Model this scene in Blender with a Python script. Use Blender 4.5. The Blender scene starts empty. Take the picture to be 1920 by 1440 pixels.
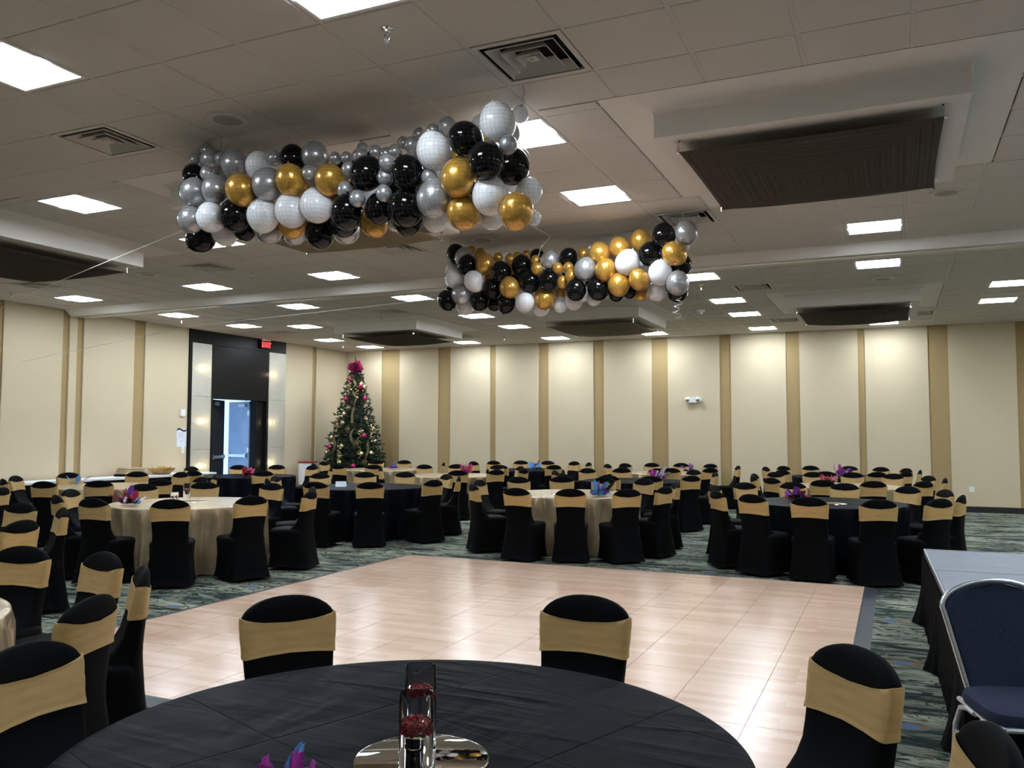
import bpy, bmesh, math, random
from mathutils import Vector, Matrix
random.seed(7)
SC = bpy.context.scene
COL = SC.collection
PI = math.pi
# ---------------------------------------------------------------- camera, world, exposure
H = 1.62                       # eye height; the camera stands over the world origin
ZC = H + 2.3117                # ceiling height
def cam_axes(yaw=.4235, pitch=.0579, roll=.0018):
    cy, sy = math.cos(yaw), math.sin(yaw)
    f = Vector((-sy, cy, 0)); r = Vector((cy, sy, 0)); u = Vector((0, 0, 1))
    f2 = f*math.cos(pitch) + u*math.sin(pitch); u2 = -f*math.sin(pitch) + u*math.cos(pitch)
    return r*math.cos(roll) + u2*math.sin(roll), -r*math.sin(roll) + u2*math.cos(roll), f2
CR, CU, CF = cam_axes()
cd = bpy.data.cameras.new('camera'); cam = bpy.data.objects.new('camera', cd); COL.objects.link(cam)
m4 = Matrix((CR, CU, -CF)).transposed().to_4x4(); m4.translation = (0, 0, H); cam.matrix_world = m4
cd.sensor_fit = 'HORIZONTAL'; cd.sensor_width = 36; cd.lens = 1590.89/1920*36; cd.clip_start = .05; cd.clip_end = 100
SC.camera = cam
W = bpy.data.worlds.new('world'); SC.world = W; W.use_nodes = True
W.node_tree.nodes['Background'].inputs[0].default_value = (.5, .6, .8, 1)
W.node_tree.nodes['Background'].inputs[1].default_value = .05
SC.view_settings.view_transform = 'Standard'; SC.view_settings.look = 'None'
SC.view_settings.exposure = 2.2; SC.view_settings.gamma = 1; SC.view_settings.use_curve_mapping = False
LAMP = 14.0                        # radiance of the ceiling-light diffusers
def px(p):                     # where a world point falls in the frame (used only to pick which repeats the photo shows)
    v = Vector(p) - Vector((0, 0, H)); w = v.dot(CF)
    if w < .1: return None
    return 960 + 1590.89*v.dot(CR)/w, 720 - 1590.89*v.dot(CU)/w, w
def in_view(p, pad=0):
    q = px(p); return bool(q) and -pad < q[0] < 1920+pad and -pad < q[1] < 1440+pad

# ---------------------------------------------------------------- materials
def mat(name, color=(.5, .5, .5), rough=.5, metal=0., spec=.5, **k):
    m = bpy.data.materials.new(name); m.use_nodes = True; b = m.node_tree.nodes['Principled BSDF']
    b.inputs['Base Color'].default_value = (*color, 1); b.inputs['Roughness'].default_value = rough
    b.inputs['Metallic'].default_value = metal; b.inputs['Specular IOR Level'].default_value = spec
    for a, v in k.items():
        b.inputs[a.replace('_', ' ')].default_value = v
    return m
def N(m, t, **k):
    n = m.node_tree.nodes.new(t)
    for a, v in k.items():
        if hasattr(n, a): setattr(n, a, v)
        else: n.inputs[a.replace('_', ' ')].default_value = v
    return n
def Lk(m, a, b): m.node_tree.links.new(a, b)
def bsdf(m): return m.node_tree.nodes['Principled BSDF']
def mapped(m, scale=(1, 1, 1), kind='Object', rot=(0, 0, 0)):
    mp = N(m, 'ShaderNodeMapping'); mp.inputs['Scale'].default_value = scale; mp.inputs['Rotation'].default_value = rot
    if kind == 'Position': Lk(m, N(m, 'ShaderNodeNewGeometry').outputs['Position'], mp.inputs[0])
    else: Lk(m, N(m, 'ShaderNodeTexCoord').outputs[kind], mp.inputs[0])
    return mp.outputs[0]
def noise(m, vec, scale, detail=3, rough=.55, dist=0):
    n = N(m, 'ShaderNodeTexNoise', Scale=scale, Detail=detail, Roughness=rough, Distortion=dist); Lk(m, vec, n.inputs['Vector']); return n.outputs[0]
def ramp(m, fac, stops, interp='LINEAR'):
    r = N(m, 'ShaderNodeValToRGB'); r.color_ramp.interpolation = interp
    while len(r.color_ramp.elements) < len(stops): r.color_ramp.elements.new(.5)
    for e, (p, c) in zip(r.color_ramp.elements, stops): e.position = p; e.color = (*c, 1) if len(c) == 3 else c
    Lk(m, fac, r.inputs[0]); return r.outputs[0]
def mixc(m, fac, a, b, mode='MIX'):
    n = N(m, 'ShaderNodeMix', data_type='RGBA', blend_type=mode)
    for s, v in ((n.inputs[0], fac), (n.inputs[6], a), (n.inputs[7], b)):
        if hasattr(v, 'links'): Lk(m, v, s)
        elif isinstance(v, (int, float)): s.default_value = v
        else: s.default_value = (*v, 1)
    return n.outputs[2]
def mth(m, op, a, b=0.):
    n = N(m, 'ShaderNodeMath', operation=op)
    for s, v in ((n.inputs[0], a), (n.inputs[1], b)):
        if hasattr(v, 'links'): Lk(m, v, s)
        else: s.default_value = v
    return n.outputs[0]
def bump(m, h, strength=.3, dist=.01):
    n = N(m, 'ShaderNodeBump', Strength=strength, Distance=dist); Lk(m, h, n.inputs['Height']); Lk(m, n.outputs[0], bsdf(m).inputs['Normal'])
def setc(m, c): Lk(m, c, bsdf(m).inputs['Base Color'])
def weave(m, col, scale=300, amt=.12, strength=.15):
    v = mapped(m); n = noise(m, v, scale, 2)
    n2 = noise(m, v, 3, 2)
    setc(m, ramp(m, mth(m, 'ADD', mth(m, 'MULTIPLY', n, .5), mth(m, 'MULTIPLY', n2, .5)), [(.3, [c*(1-amt) for c in col]), (.7, [min(1, c*(1+amt)) for c in col])])); bump(m, n, strength, .002)
    return m
M = {}
M['tile'] = mat('acoustic_tile', rough=.9, spec=.2); v = mapped(M['tile'], kind='Position'); n = noise(M['tile'], v, 160, 2)
setc(M['tile'], ramp(M['tile'], n, [(.3, (.54, .505, .465)), (.7, (.62, .585, .545))])); bump(M['tile'], n, .25, .004)
M['grid'] = mat('ceiling_grid_paint', (.56, .535, .50), .5)
M['drywall'] = weave(mat('drywall_paint', rough=.75), (.68, .645, .60), 90, .03, .06)
M['plenum'] = mat('plenum_dark', (.05, .05, .05), .9)
M['cream'] = mat('cream_wallcovering', rough=.8, spec=.25); v = mapped(M['cream'], (1, 1, 1), 'Position')
vs = mapped(M['cream'], (90, 90, 420), 'Position'); n = noise(M['cream'], vs, 1, 2); n2 = noise(M['cream'], v, .8, 2)
setc(M['cream'], mixc(M['cream'], mth(M['cream'], 'MULTIPLY', n, .5), ramp(M['cream'], n2, [(.3, (.60, .50, .345)), (.7, (.64, .535, .375))]), (.54, .45, .31))); bump(M['cream'], n, .12, .002)
M['tan'] = mat('tan_wallcovering', rough=.85, spec=.2); vs = mapped(M['tan'], (90, 90, 300), 'Position'); n = noise(M['tan'], vs, 1, 2)
setc(M['tan'], ramp(M['tan'], n, [(.3, (.34, .235, .11)), (.7, (.42, .30, .15))]))
M['baseboard'] = mat('black_baseboard', (.008, .008, .008), .45)
M['darkwood'] = mat('dark_stained_wood', rough=.35, spec=.16); v = mapped(M['darkwood'], (3, 3, 40), 'Position'); n = noise(M['darkwood'], v, 1.2, 5, .6, 1.5)
setc(M['darkwood'], ramp(M['darkwood'], n, [(.3, (.005, .005, .0055)), (.7, (.011, .010, .010))])); bump(M['darkwood'], n, .08, .003)
M['brushed'] = mat('brushed_pale_metal', rough=.42, metal=.35); v = mapped(M['brushed'], (4, 4, 120), 'Position'); n = noise(M['brushed'], v, 1.5, 3)
setc(M['brushed'], ramp(M['brushed'], n, [(.3, (.50, .48, .42)), (.7, (.62, .60, .53))]))
M['steel'] = mat('satin_steel', (.55, .56, .58), .28, 1)
M['chrome'] = mat('polished_chrome', (.8, .8, .8), .08, 1)
M['silverframe'] = mat('silver_frame_paint', rough=.3, metal=.85); v = mapped(M['silverframe']); n = noise(M['silverframe'], v, 25, 3)
setc(M['silverframe'], ramp(M['silverframe'], n, [(.3, (.46, .48, .52)), (.7, (.60, .62, .65))]))
M['white'] = mat('white_plastic', (.75, .75, .73), .4); M['whitepaint'] = mat('white_enamel', (.8, .8, .79), .35)
M['paper'] = mat('white_paper', (.72, .75, .85), .8); M['ink'] = mat('black_ink', (.01, .01, .012), .6); M['greyink'] = mat('grey_ink', (.35, .38, .45), .8)
M['black'] = mat('matt_black', (.005, .005, .0055), .6, spec=.2); M['dark'] = mat('dark_slot', (.004, .004, .004), .9)
M['lens'] = mat('lit_diffuser', (.9, .9, .9), .6); bsdf(M['lens']).inputs['Emission Color'].default_value = (.87, .985, 1.08, 1); bsdf(M['lens']).inputs['Emission Strength'].default_value = LAMP
M['exitred'] = mat('exit_letter', (.6, .02, .02), .5); bsdf(M['exitred']).inputs['Emission Color'].default_value = (1, .03, .03, 1); bsdf(M['exitred']).inputs['Emission Strength'].default_value = .6
M['exitbox'] = mat('exit_face', (.25, .02, .02), .5)
M['warmlens'] = mat('warm_lens', (.9, .8, .6), .5); bsdf(M['warmlens']).inputs['Emission Color'].default_value = (1, .75, .35, 1); bsdf(M['warmlens']).inputs['Emission Strength'].default_value = .5
M['daylight'] = mat('daylit_glass', (.6, .7, .9), .4); bsdf(M['daylight']).inputs['Emission Color'].default_value = (.42, .68, 1, 1); bsdf(M['daylight']).inputs['Emission Strength'].default_value = .42
M['doordaylit'] = mat('glossy_door_leaf', rough=.22); v = mapped(M['doordaylit'], (2, 2, 2), 'Position'); n = noise(M['doordaylit'], v, 1, 3)
setc(M['doordaylit'], ramp(M['doordaylit'], n, [(.3, (.20, .30, .48)), (.7, (.30, .40, .58))]))  # bluish daylight falling on the open leaf is put into its colour
M['corridor'] = mat('corridor_wall', (.25, .32, .45), .8)
# spandex, sash, cloths
M['spandex'] = mat('black_spandex', (.0016, .0017, .0021), .7, spec=.06, Sheen_Weight=.002, Sheen_Roughness=.5)
v = mapped(M['spandex']); n = noise(M['spandex'], v, 500, 1); bump(M['spandex'], n, .08, .001)
M['sash'] = mat('gold_satin_sash', rough=.5, spec=.3, Sheen_Weight=.03); v = mapped(M['sash'], (1, 1, 8)); n = noise(M['sash'], v, 6, 3)
setc(M['sash'], ramp(M['sash'], n, [(.3, (.40, .242, .085)), (.7, (.48, .305, .118))])); bump(M['sash'], n, .06, .003)
def cloth_mat(name, lo, hi, rough, seed, spec, creases=True):
    m = mat(name, rough=rough, spec=spec); v = mapped(m, (1, 1, 1)); vs = mapped(m, (3, 1.2, 2), rot=(0, 0, .9+seed)); vs2 = mapped(m, (1.3, 9, 3), rot=(0, 0, .75+seed)); vs3 = mapped(m, (1.3, 7, 3), rot=(0, 0, -.5+seed))
    n = noise(m, v, 2.2, 4, .6, .8); a = noise(m, vs, 1.0, 2, .5, 1.2); b = mth(m, 'ADD', mth(m, 'POWER', noise(m, vs2, 1.1, 2, .5, .6), 6), mth(m, 'POWER', noise(m, vs3, .9, 2, .5, .6), 6))
    setc(m, ramp(m, n, [(.3, lo), (.7, hi)]))
    h = mth(m, 'ADD', mth(m, 'MULTIPLY', a, .7), mth(m, 'MULTIPLY', b, 1.1))
    if creases:   # pressed fold lines from storage
        sx = N(m, 'ShaderNodeSeparateXYZ'); Lk(m, mapped(m, (1, 1, 1), rot=(0, 0, .25+seed)), sx.inputs[0])
        for s in (0, 1):
            w = mth(m, 'ABSOLUTE', mth(m, 'SUBTRACT', mth(m, 'FRACT', mth(m, 'MULTIPLY', sx.outputs[s], (1.55, 2.3)[s])), .5))
            h = mth(m, 'SUBTRACT', h, mth(m, 'MULTIPLY', mth(m, 'SUBTRACT', 1, mth(m, 'MINIMUM', mth(m, 'MULTIPLY', w, 90), 1)), .07))
    bump(m, h, .75, .045)
    return m
M['blackcloth'] = cloth_mat('black_satin_cloth', (.0042, .0050, .0078), (.0074, .0086, .0125), .45, .1, .015)
M['goldcloth'] = cloth_mat('champagne_satin_cloth', (.47, .36, .225), (.56, .44, .29), .30, .5, .6)
bsdf(M['goldcloth']).inputs['Metallic'].default_value = .55
M['skirt'] = mat('black_pleated_skirt', (.003, .003, .0035), .7, spec=.12)
M['linen'] = mat('white_table_linen', (.78, .78, .8), .6)
# balloons
def pearl(name, c, rough, metal, spec=.6):
    m = mat(name, c, rough, metal, spec, Coat_Weight=0 if sum(c) < .1 else .4, Coat_Roughness=.06); v = mapped(m, (1, 1, 1)); n = noise(m, v, 1.2, 2)
    setc(m, ramp(m, n, [(.3, [x*.9 for x in c]), (.7, [min(1, x*1.08) for x in c])])); return m
M['bk'] = pearl('black_latex', (.0015, .0015, .002), .10, 0, .3); M['bs'] = pearl('pearl_silver_latex', (.42, .42, .43), .28, .55)
M['bg'] = pearl('pearl_gold_latex', (.60, .33, .055), .28, .55); M['bw'] = mat('white_latex', (.80, .80, .82), .18, 0, .5, Subsurface_Weight=.25, Subsurface_Radius=(.05, .05, .05), Subsurface_Scale=.6)
M['net'] = mat('nylon_net', (.07, .07, .07), .8, spec=.1); M['cord'] = mat('clear_cord', (.75, .75, .72), .4); M['ribbon'] = mat('curling_ribbon', (.8, .8, .8), .25, .4)
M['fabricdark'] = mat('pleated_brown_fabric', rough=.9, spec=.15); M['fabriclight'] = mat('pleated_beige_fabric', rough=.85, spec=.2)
M['stagetop'] = mat('grey_stage_deck', rough=.5); v = mapped(M['stagetop'], kind='Position'); n = noise(M['stagetop'], v, 6, 5, .7)
setc(M['stagetop'], ramp(M['stagetop'], n, [(.3, (.115, .13, .165)), (.7, (.15, .165, .21))]))
M['bluefab'] = mat('navy_dotted_upholstery', rough=.85, spec=.25); v = mapped(M['bluefab']); w = N(M['bluefab'], 'ShaderNodeTexVoronoi', Scale=240); Lk(M['bluefab'], v, w.inputs['Vector'])
setc(M['bluefab'], ramp(M['bluefab'], w.outputs[0], [(.25, (.026, .034, .066)), (.5, (.010, .015, .036))])); bump(M['bluefab'], w.outputs[0], .3, .002)
M['glass'] = mat('clear_glass', (1, 1, 1), .0, 0, .5, Transmission_Weight=1, IOR=1.3); M['water'] = mat('water', (1, 1, 1), .0, 0, .5, Transmission_Weight=1, IOR=1.33)
M['berry'] = mat('cranberry', (.19, .004, .012), .35, 0, .15); M['mirror'] = mat('mirror_glass', (.85, .85, .85), .015, 1)
M['needle'] = mat('fir_needles', rough=.7); v = mapped(M['needle']); n = noise(M['needle'], v, 14, 2)
setc(M['needle'], ramp(M['needle'], n, [(.3, (.012, .026, .014)), (.7, (.035, .055, .028))]))
M['trunk'] = mat('brown_trunk', (.05, .03, .02), .9); M['gball'] = mat('gold_bauble_glaze', (.75, .62, .36), .18, .9); M['pball'] = mat('magenta_bauble_glaze', (.42, .03, .13), .2, .6)
M['tulle'] = mat('pink_tulle', (.50, .04, .19), .7); M['meshribbon'] = mat('gold_mesh_ribbon', (.17, .135, .06), .45, .5)
def feather(n, c): return mat('feather_'+n, c, .75, Sheen_Weight=.2)
M['f_magenta'] = feather('magenta', (.42, .02, .32)); M['f_blue'] = feather('sky_blue', (.12, .38, .75)); M['f_red'] = feather('crimson', (.42, .02, .06)); M['f_purple'] = feather('purple', (.16, .03, .34)); M['f_pink'] = feather('pink', (.55, .06, .22)); M['f_white'] = feather('white', (.75, .72, .78))
M['binbag'] = mat('white_bin_liner', (.7, .72, .78), .45); M['red'] = mat('red_plastic', (.28, .02, .02), .5); M['sequin'] = mat('gold_sequins', (.75, .5, .15), .2, .9)
# carpet
m = M['carpet'] = mat('patterned_carpet', rough=.95, spec=.1)
v = mapped(m, (1.25, 5.6, 1), 'Position'); n = noise(m, v, 1.25, 3, .55, .9); v2 = mapped(m, (.7, 2.6, 1), 'Position'); n2 = noise(m, v2, .7, 2, .5, .6)
c1 = ramp(m, n, [(.30, (.020, .030, .028)), (.40, (.022, .042, .036)), (.42, (.17, .19, .15)), (.55, (.31, .335, .26)), (.64, (.22, .24, .19)), (.67, (.035, .045, .038))])
c2 = ramp(m, n, [(.36, (.020, .032, .030)), (.47, (.022, .050, .042)), (.50, (.12, .14, .115)), (.6, (.20, .22, .175)), (.66, (.03, .04, .036))])
c = mixc(m, ramp(m, n2, [(.46, (0, 0, 0)), (.54, (1, 1, 1))]), c1, c2)
vl = mapped(m, (1.6, 4.6, 1), 'Position'); nl = noise(m, vl, 1.3, 2, .5, 1.6)        # dark contour lines
ln = mth(m, 'LESS_THAN', mth(m, 'ABSOLUTE', mth(m, 'SUBTRACT', nl, .5)), .026); c = mixc(m, mth(m, 'MULTIPLY', ln, .92), c, (.012, .013, .014))
ln2 = mth(m, 'LESS_THAN', mth(m, 'ABSOLUTE', mth(m, 'SUBTRACT', nl, .62)), .012); c = mixc(m, mth(m, 'MULTIPLY', ln2, .7), c, (.10, .062, .035))
vo = N(m, 'ShaderNodeTexVoronoi', voronoi_dimensions='2D', Scale=1); Lk(m, mapped(m, (1.0, 1.5, 1), 'Position'), vo.inputs['Vector'])
d = vo.outputs['Distance']
rr = mth(m, 'MULTIPLY', mth(m, 'LESS_THAN', mth(m, 'ABSOLUTE', mth(m, 'SUBTRACT', d, .16)), .022), mth(m, 'GREATER_THAN', noise(m, mapped(m, (1, 1, 1), 'Position'), 3, 1), .5))
c = mixc(m, mth(m, 'MULTIPLY', rr, .85), c, (.17, .115, .06))
vo2 = N(m, 'ShaderNodeTexVoronoi', voronoi_dimensions='2D', Scale=1); Lk(m, mapped(m, (.62, 1.0, 1), 'Position'), vo2.inputs['Vector'])
d2 = vo2.outputs['Distance']
c = mixc(m, mth(m, 'MULTIPLY', mth(m, 'LESS_THAN', d2, .068), .85), c, (.19, .13, .075)); c = mixc(m, mth(m, 'LESS_THAN', d2, .044), c, (.08, .15, .32))
setc(m, c); bump(m, noise(m, mapped(m, kind='Position'), 350, 1), .3, .004)
# laminate dance floor
m = M['laminate'] = mat('wood_laminate', rough=.23, spec=.5)
br = N(m, 'ShaderNodeTexBrick', offset=.37, offset_frequency=2, squash=1); Lk(m, mapped(m, (1, 1, 1), 'Position'), br.inputs['Vector'])
for a, val in (('Scale', 1), ('Mortar Size', 0), ('Bias', 0), ('Brick Width', .62), ('Row Height', .079)): br.inputs[a].default_value = val
br.inputs['Color1'].default_value = (.58, .375, .265, 1); br.inputs['Color2'].default_value = (.73, .51, .39, 1); br.inputs['Mortar'].default_value = (.6, .385, .275, 1)
gr = noise(m, mapped(m, (3, 60, 1), 'Position'), 1, 4); gb = noise(m, mapped(m, (.9, 14, 1), 'Position'), 1, 2)
c = mixc(m, mth(m, 'MULTIPLY', gr, .3), br.outputs[0], (.63, .42, .31)); c = mixc(m, ramp(m, gb, [(.40, (0, 0, 0)), (.75, (.35, .35, .35))]), c, (.75, .54, .42))
oi = N(m, 'ShaderNodeObjectInfo'); c = mixc(m, mth(m, 'MULTIPLY', oi.outputs['Random'], .14), c, (.50, .32, .22)); setc(m, c)
M['edgestrip'] = mat('dark_ramp_edge', (.035, .037, .045), .45)
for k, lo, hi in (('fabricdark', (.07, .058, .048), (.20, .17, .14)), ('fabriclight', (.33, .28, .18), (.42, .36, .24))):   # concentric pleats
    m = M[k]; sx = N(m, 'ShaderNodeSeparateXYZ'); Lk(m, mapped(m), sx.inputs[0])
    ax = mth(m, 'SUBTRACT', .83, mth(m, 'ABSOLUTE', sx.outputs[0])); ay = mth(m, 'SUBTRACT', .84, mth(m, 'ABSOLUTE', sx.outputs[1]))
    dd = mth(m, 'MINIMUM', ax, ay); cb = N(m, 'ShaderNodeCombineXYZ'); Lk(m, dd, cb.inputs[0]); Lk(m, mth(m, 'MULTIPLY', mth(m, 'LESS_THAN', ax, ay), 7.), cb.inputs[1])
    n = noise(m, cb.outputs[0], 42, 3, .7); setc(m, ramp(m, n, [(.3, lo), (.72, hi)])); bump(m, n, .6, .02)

# ---------------------------------------------------------------- mesh helpers
def bm_box(bm, x0, y0, z0, x1, y1, z1, bev=0):
    vs = [bm.verts.new(p) for p in ((x0, y0, z0), (x1, y0, z0), (x1, y1, z0), (x0, y1, z0), (x0, y0, z1), (x1, y0, z1), (x1, y1, z1), (x0, y1, z1))]
    fs = [bm.faces.new([vs[i] for i in f]) for f in ((3, 2, 1, 0), (4, 5, 6, 7), (0, 1, 5, 4), (1, 2, 6, 5), (2, 3, 7, 6), (3, 0, 4, 7))]
    if bev:
        es = list({e for f in fs for e in f.edges}); bmesh.ops.bevel(bm, geom=es, offset=bev, segments=2, affect='EDGES')
def bm_loft(bm, rings, cap=(True, True), closed=True):
    R = [[bm.verts.new(p) for p in r] for r in rings]
    for a, b in zip(R, R[1:]):
        n = len(a)
        for i in range(n if closed else n-1):
            j = (i+1) % n; bm.faces.new((a[i], a[j], b[j], b[i]))
    if cap[0]: bm.faces.new(R[0][::-1])
    if cap[1]: bm.faces.new(R[-1])
    return R
def bm_lathe(bm, prof, n=24, c=(0, 0, 0), cap=(True, True)):
    bm_loft(bm, [[(c[0]+r*math.cos(2*PI*i/n), c[1]+r*math.sin(2*PI*i/n), c[2]+z) for i in range(n)] for r, z in prof], cap)
def bm_tube(bm, pts, r, n=8, cap=(True, True)):
    pts = [Vector(p) for p in pts]; rings = []; prev = None
    for i, p in enumerate(pts):
        t = (pts[min(i+1, len(pts)-1)] - pts[max(i-1, 0)]).normalized()
        a = prev - t*prev.dot(t) if prev is not None and (prev - t*prev.dot(t)).length > 1e-4 else t.orthogonal()
        a.normalize(); prev = a; b = t.cross(a); rr = r[i] if isinstance(r, (list, tuple)) else r
        rings.append([p + (a*math.cos(2*PI*k/n) + b*math.sin(2*PI*k/n))*rr for k in range(n)])
    bm_loft(bm, rings, cap)
def bm_sphere(bm, c, r, u=12, v=8, s=(1, 1, 1)):
    bmesh.ops.create_uvsphere(bm, u_segments=u, v_segments=v, radius=1, matrix=Matrix.Translation(c) @ Matrix.Diagonal((r*s[0], r*s[1], r*s[2], 1)))
def mesh(name, bm, m, smooth=True, angle=.7):
    bmesh.ops.recalc_face_normals(bm, faces=bm.faces)
    me = bpy.data.meshes.new(name); bm.to_mesh(me); bm.free()
    me.materials.append(M[m] if isinstance(m, str) else m)
    if smooth:
        me.polygons.foreach_set('use_smooth', [True]*len(me.polygons)); me.set_sharp_from_angle(angle=angle)
    return me
def link(name, me, parent=None, loc=(0, 0, 0), rz=0):
    o = bpy.data.objects.new(name, me); COL.objects.link(o); o.location = loc; o.rotation_euler = (0, 0, rz)
    if parent: o.parent = parent
    return o
def obj(name, bm, m, parent=None, smooth=True, angle=.7, loc=(0, 0, 0), rz=0): return link(name, mesh(name, bm, m, smooth, angle), parent, loc, rz)
def tag(o, label, cat, group=None):
    o['label'] = label; o['category'] = cat
    if group: o['group'] = group
    return o
def thing(name, label, cat, loc=(0, 0, 0), rz=0, group=None):
    o = bpy.data.objects.new(name, None); COL.objects.link(o); o.empty_display_size = .1; o.location = loc; o.rotation_euler = (0, 0, rz)
    return tag(o, label, cat, group)
def struct(o): o['kind'] = 'structure'; return o
def box(name, a, b, m, parent=None, bev=0, loc=(0, 0, 0), rz=0):
    bm = bmesh.new(); bm_box(bm, *a, *b, bev); return obj(name, bm, m, parent, bool(bev), .7, loc, rz)
def dup(root, loc, rz, label=None, group=None):
    r = root.copy(); COL.objects.link(r); r.location = loc; r.rotation_euler = (0, 0, rz)
    if label: r['label'] = label
    if group: r['group'] = group
    for ch in list(root.children):
        c = ch.copy(); COL.objects.link(c); c.parent = r
        for g in list(ch.children):
            d = g.copy(); COL.objects.link(d); d.parent = c
    return r
ORD = ['first', 'second', 'third', 'fourth', 'fifth', 'sixth', 'seventh', 'eighth', 'ninth', 'tenth', 'eleventh', 'twelfth', 'thirteenth', 'fourteenth', 'fifteenth', 'sixteenth', 'seventeenth', 'eighteenth', 'nineteenth', 'twentieth']
ORD += ['twenty-'+o for o in ORD[:9]] + ['thirtieth'] + ['thirty-'+o for o in ORD[:9]]
def ordinal(i, n): return 'leftmost' if i == 0 else 'rightmost' if i == n-1 else ORD[i]+' from left'

# ================================================================ ROOM SHELL
XL, XR, YB, YF = -14.2, 7.2, 20.05, -6.5
floor = struct(box('floor', (XL-.3, YF-.3, -.12), (XR+.3, YB+.3, 0), 'carpet'))
T = .6096; GX, GY = -2.2936, 4.4061
ceil_o = struct(box('ceiling', (XL-.3, YF-.3, ZC+.25), (XR+.3, YB+.3, ZC+.37), 'plenum'))
# --- walls with proud cream panels between recessed tan strips
def wall_run(name, fixed, axis, a, b, strips, sign, zt=ZC+.25, hole=None):
    """axis 'x': wall at y=fixed running in x; 'y': wall at x=fixed running in y. sign: direction of the wall's thickness."""
    bm = bmesh.new()
    def put(p, q, z0, z1, t0, t1):
        lo, hi = sorted((fixed+sign*t0, fixed+sign*t1))
        if axis == 'x': bm_box(bm, p, lo, z0, q, hi, z1)
        else: bm_box(bm, lo, p, z0, hi, q, z1)
    a0, b0 = a, b; a, b = a-.2, b+.2
    if hole: put(a, hole[0], 0, zt, .03, .18); put(hole[1], b, 0, zt, .03, .18); put(hole[0], hole[1], hole[2], zt, .03, .18)
    else: put(a, b, 0, zt, .03, .18)
    w = struct(obj(name, bm, 'tan', None, False))
    a, b = a0, b0
    e = [a] + [s for st in strips for s in st] + [b]
    for i in range(0, len(e), 2):
        if e[i+1]-e[i] < .03: continue
        bm = bmesh.new()
        def put2(p, q, z0, z1):
            lo, hi = sorted((fixed, fixed+sign*.03))
            if axis == 'x': bm_box(bm, p, lo, z0, q, hi, z1, .006)
            else: bm_box(bm, lo, p, z0, hi, q, z1, .006)
        put2(e[i], e[i+1], .12, zt-.2); obj('wall_panel', bm, 'cream', w)
    return w
bs = [(-13.03, -12.45), (-11.23, -10.86), (-9.66, -9.51), (-8.29, -8.02), (-6.81, -6.55), (-5.33, -4.94), (-3.71, -3.46), (-2.22, -1.93), (-.71, -.57), (.68, 1.06), (2.3, 2.63), (4.0, 4.3), (5.6, 5.75)]
wall_run('wall_back', YB, 'x', XL, XR, bs, 1)
ls = [(-4.2, -3.9), (-1.5, -1.2), (1.4, 1.6), (4.4, 4.75), (7.1, 7.3), (9.6, 9.82), (10.99, 11.13), (11.3, 11.44), (12.64, 12.91), (14.13, 17.37), (18.49, 18.65)]
wl = wall_run('wall_left', XL, 'y', YF, YB, ls, -1, hole=(14.82, 16.70, 2.44))
wall_run('wall_right', XR, 'y', YF, YB, [(-3, -2.6), (1, 1.3), (5, 5.4), (9, 9.3), (13, 13.4), (17, 17.3)], 1)
wall_run('wall_front', YF, 'x', XL, XR, [(-10, -9.6), (-5, -4.7), (0, .4), (4, 4.3)], -1)
struct(box('baseboard_back', (XL, YB-.012, 0), (XR, YB+.03, .12), 'baseboard'))
b1 = struct(box('baseboard_left', (XL-.03, YF, 0), (XL+.012, 14.13, .12), 'baseboard')); struct(box('baseboard_left', (XL-.03, 17.37, 0), (XL+.012, YB-.012, .12), 'baseboard'))
struct(box('baseboard_right', (XR-.012, YF, 0), (XR+.03, YB-.012, .12), 'baseboard'))

# --- entrance in the left wall: dark wood surround, pale metal side panels, double doors into a daylit corridor
ent = struct(thing('trim_1', 'x', 'x')); del ent['label'], ent['category']
box('header_panel', (XL-.03, 14.19, 3.63), (XL+.02, 17.37, ZC), 'darkwood', ent, .003)
box('edge_post', (XL-.03, 14.10, 0), (XL+.03, 14.19, ZC), 'black', ent, .003)
box('transom_panel', (XL-.03, 14.79, 2.44), (XL+.012, 16.73, 3.625), 'darkwood', ent, .003)
for y0, y1 in ((14.195, 14.785), (16.735, 17.365)):
    for k in range(3):
        sp = box('metal_panel', (XL-.03, y0, .06+k*1.19), (XL+.022, y1, .06+k*1.19+1.186), 'brushed', ent, .003)
        bm = bmesh.new()
        for yy in (y0+.035, y1-.035):
            for zz in (.08, .59, 1.10): bm_lathe(bm, [(.009, 0), (.009, .004), (.004, .007)], 8)
        vs = list(bm.verts); per = 24; i = 0
        for yy in (y0+.035, y1-.035):
            for zz in (.08, .59, 1.10):
                for vtx in vs[i*per:(i+1)*per]:
                    x_, y_, z_ = vtx.co; vtx.co = (XL+.022+z_, yy+x_, .06+k*1.19+zz+y_)
                i += 1
        obj('panel_bolts', bm, 'steel', sp)
fr = struct(thing('door_1', 'x', 'x')); del fr['label'], fr['category']
bm = bmesh.new(); bm_box(bm, XL-.2, 14.79, 0, XL+.015, 14.85, 2.44); bm_box(bm, XL-.2, 16.67, 0, XL+.015, 16.73, 2.44); bm_box(bm, XL-.2, 14.85, 2.40, XL+.015, 16.67, 2.44)
obj('door_frame', bm, 'black', fr, False)
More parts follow.
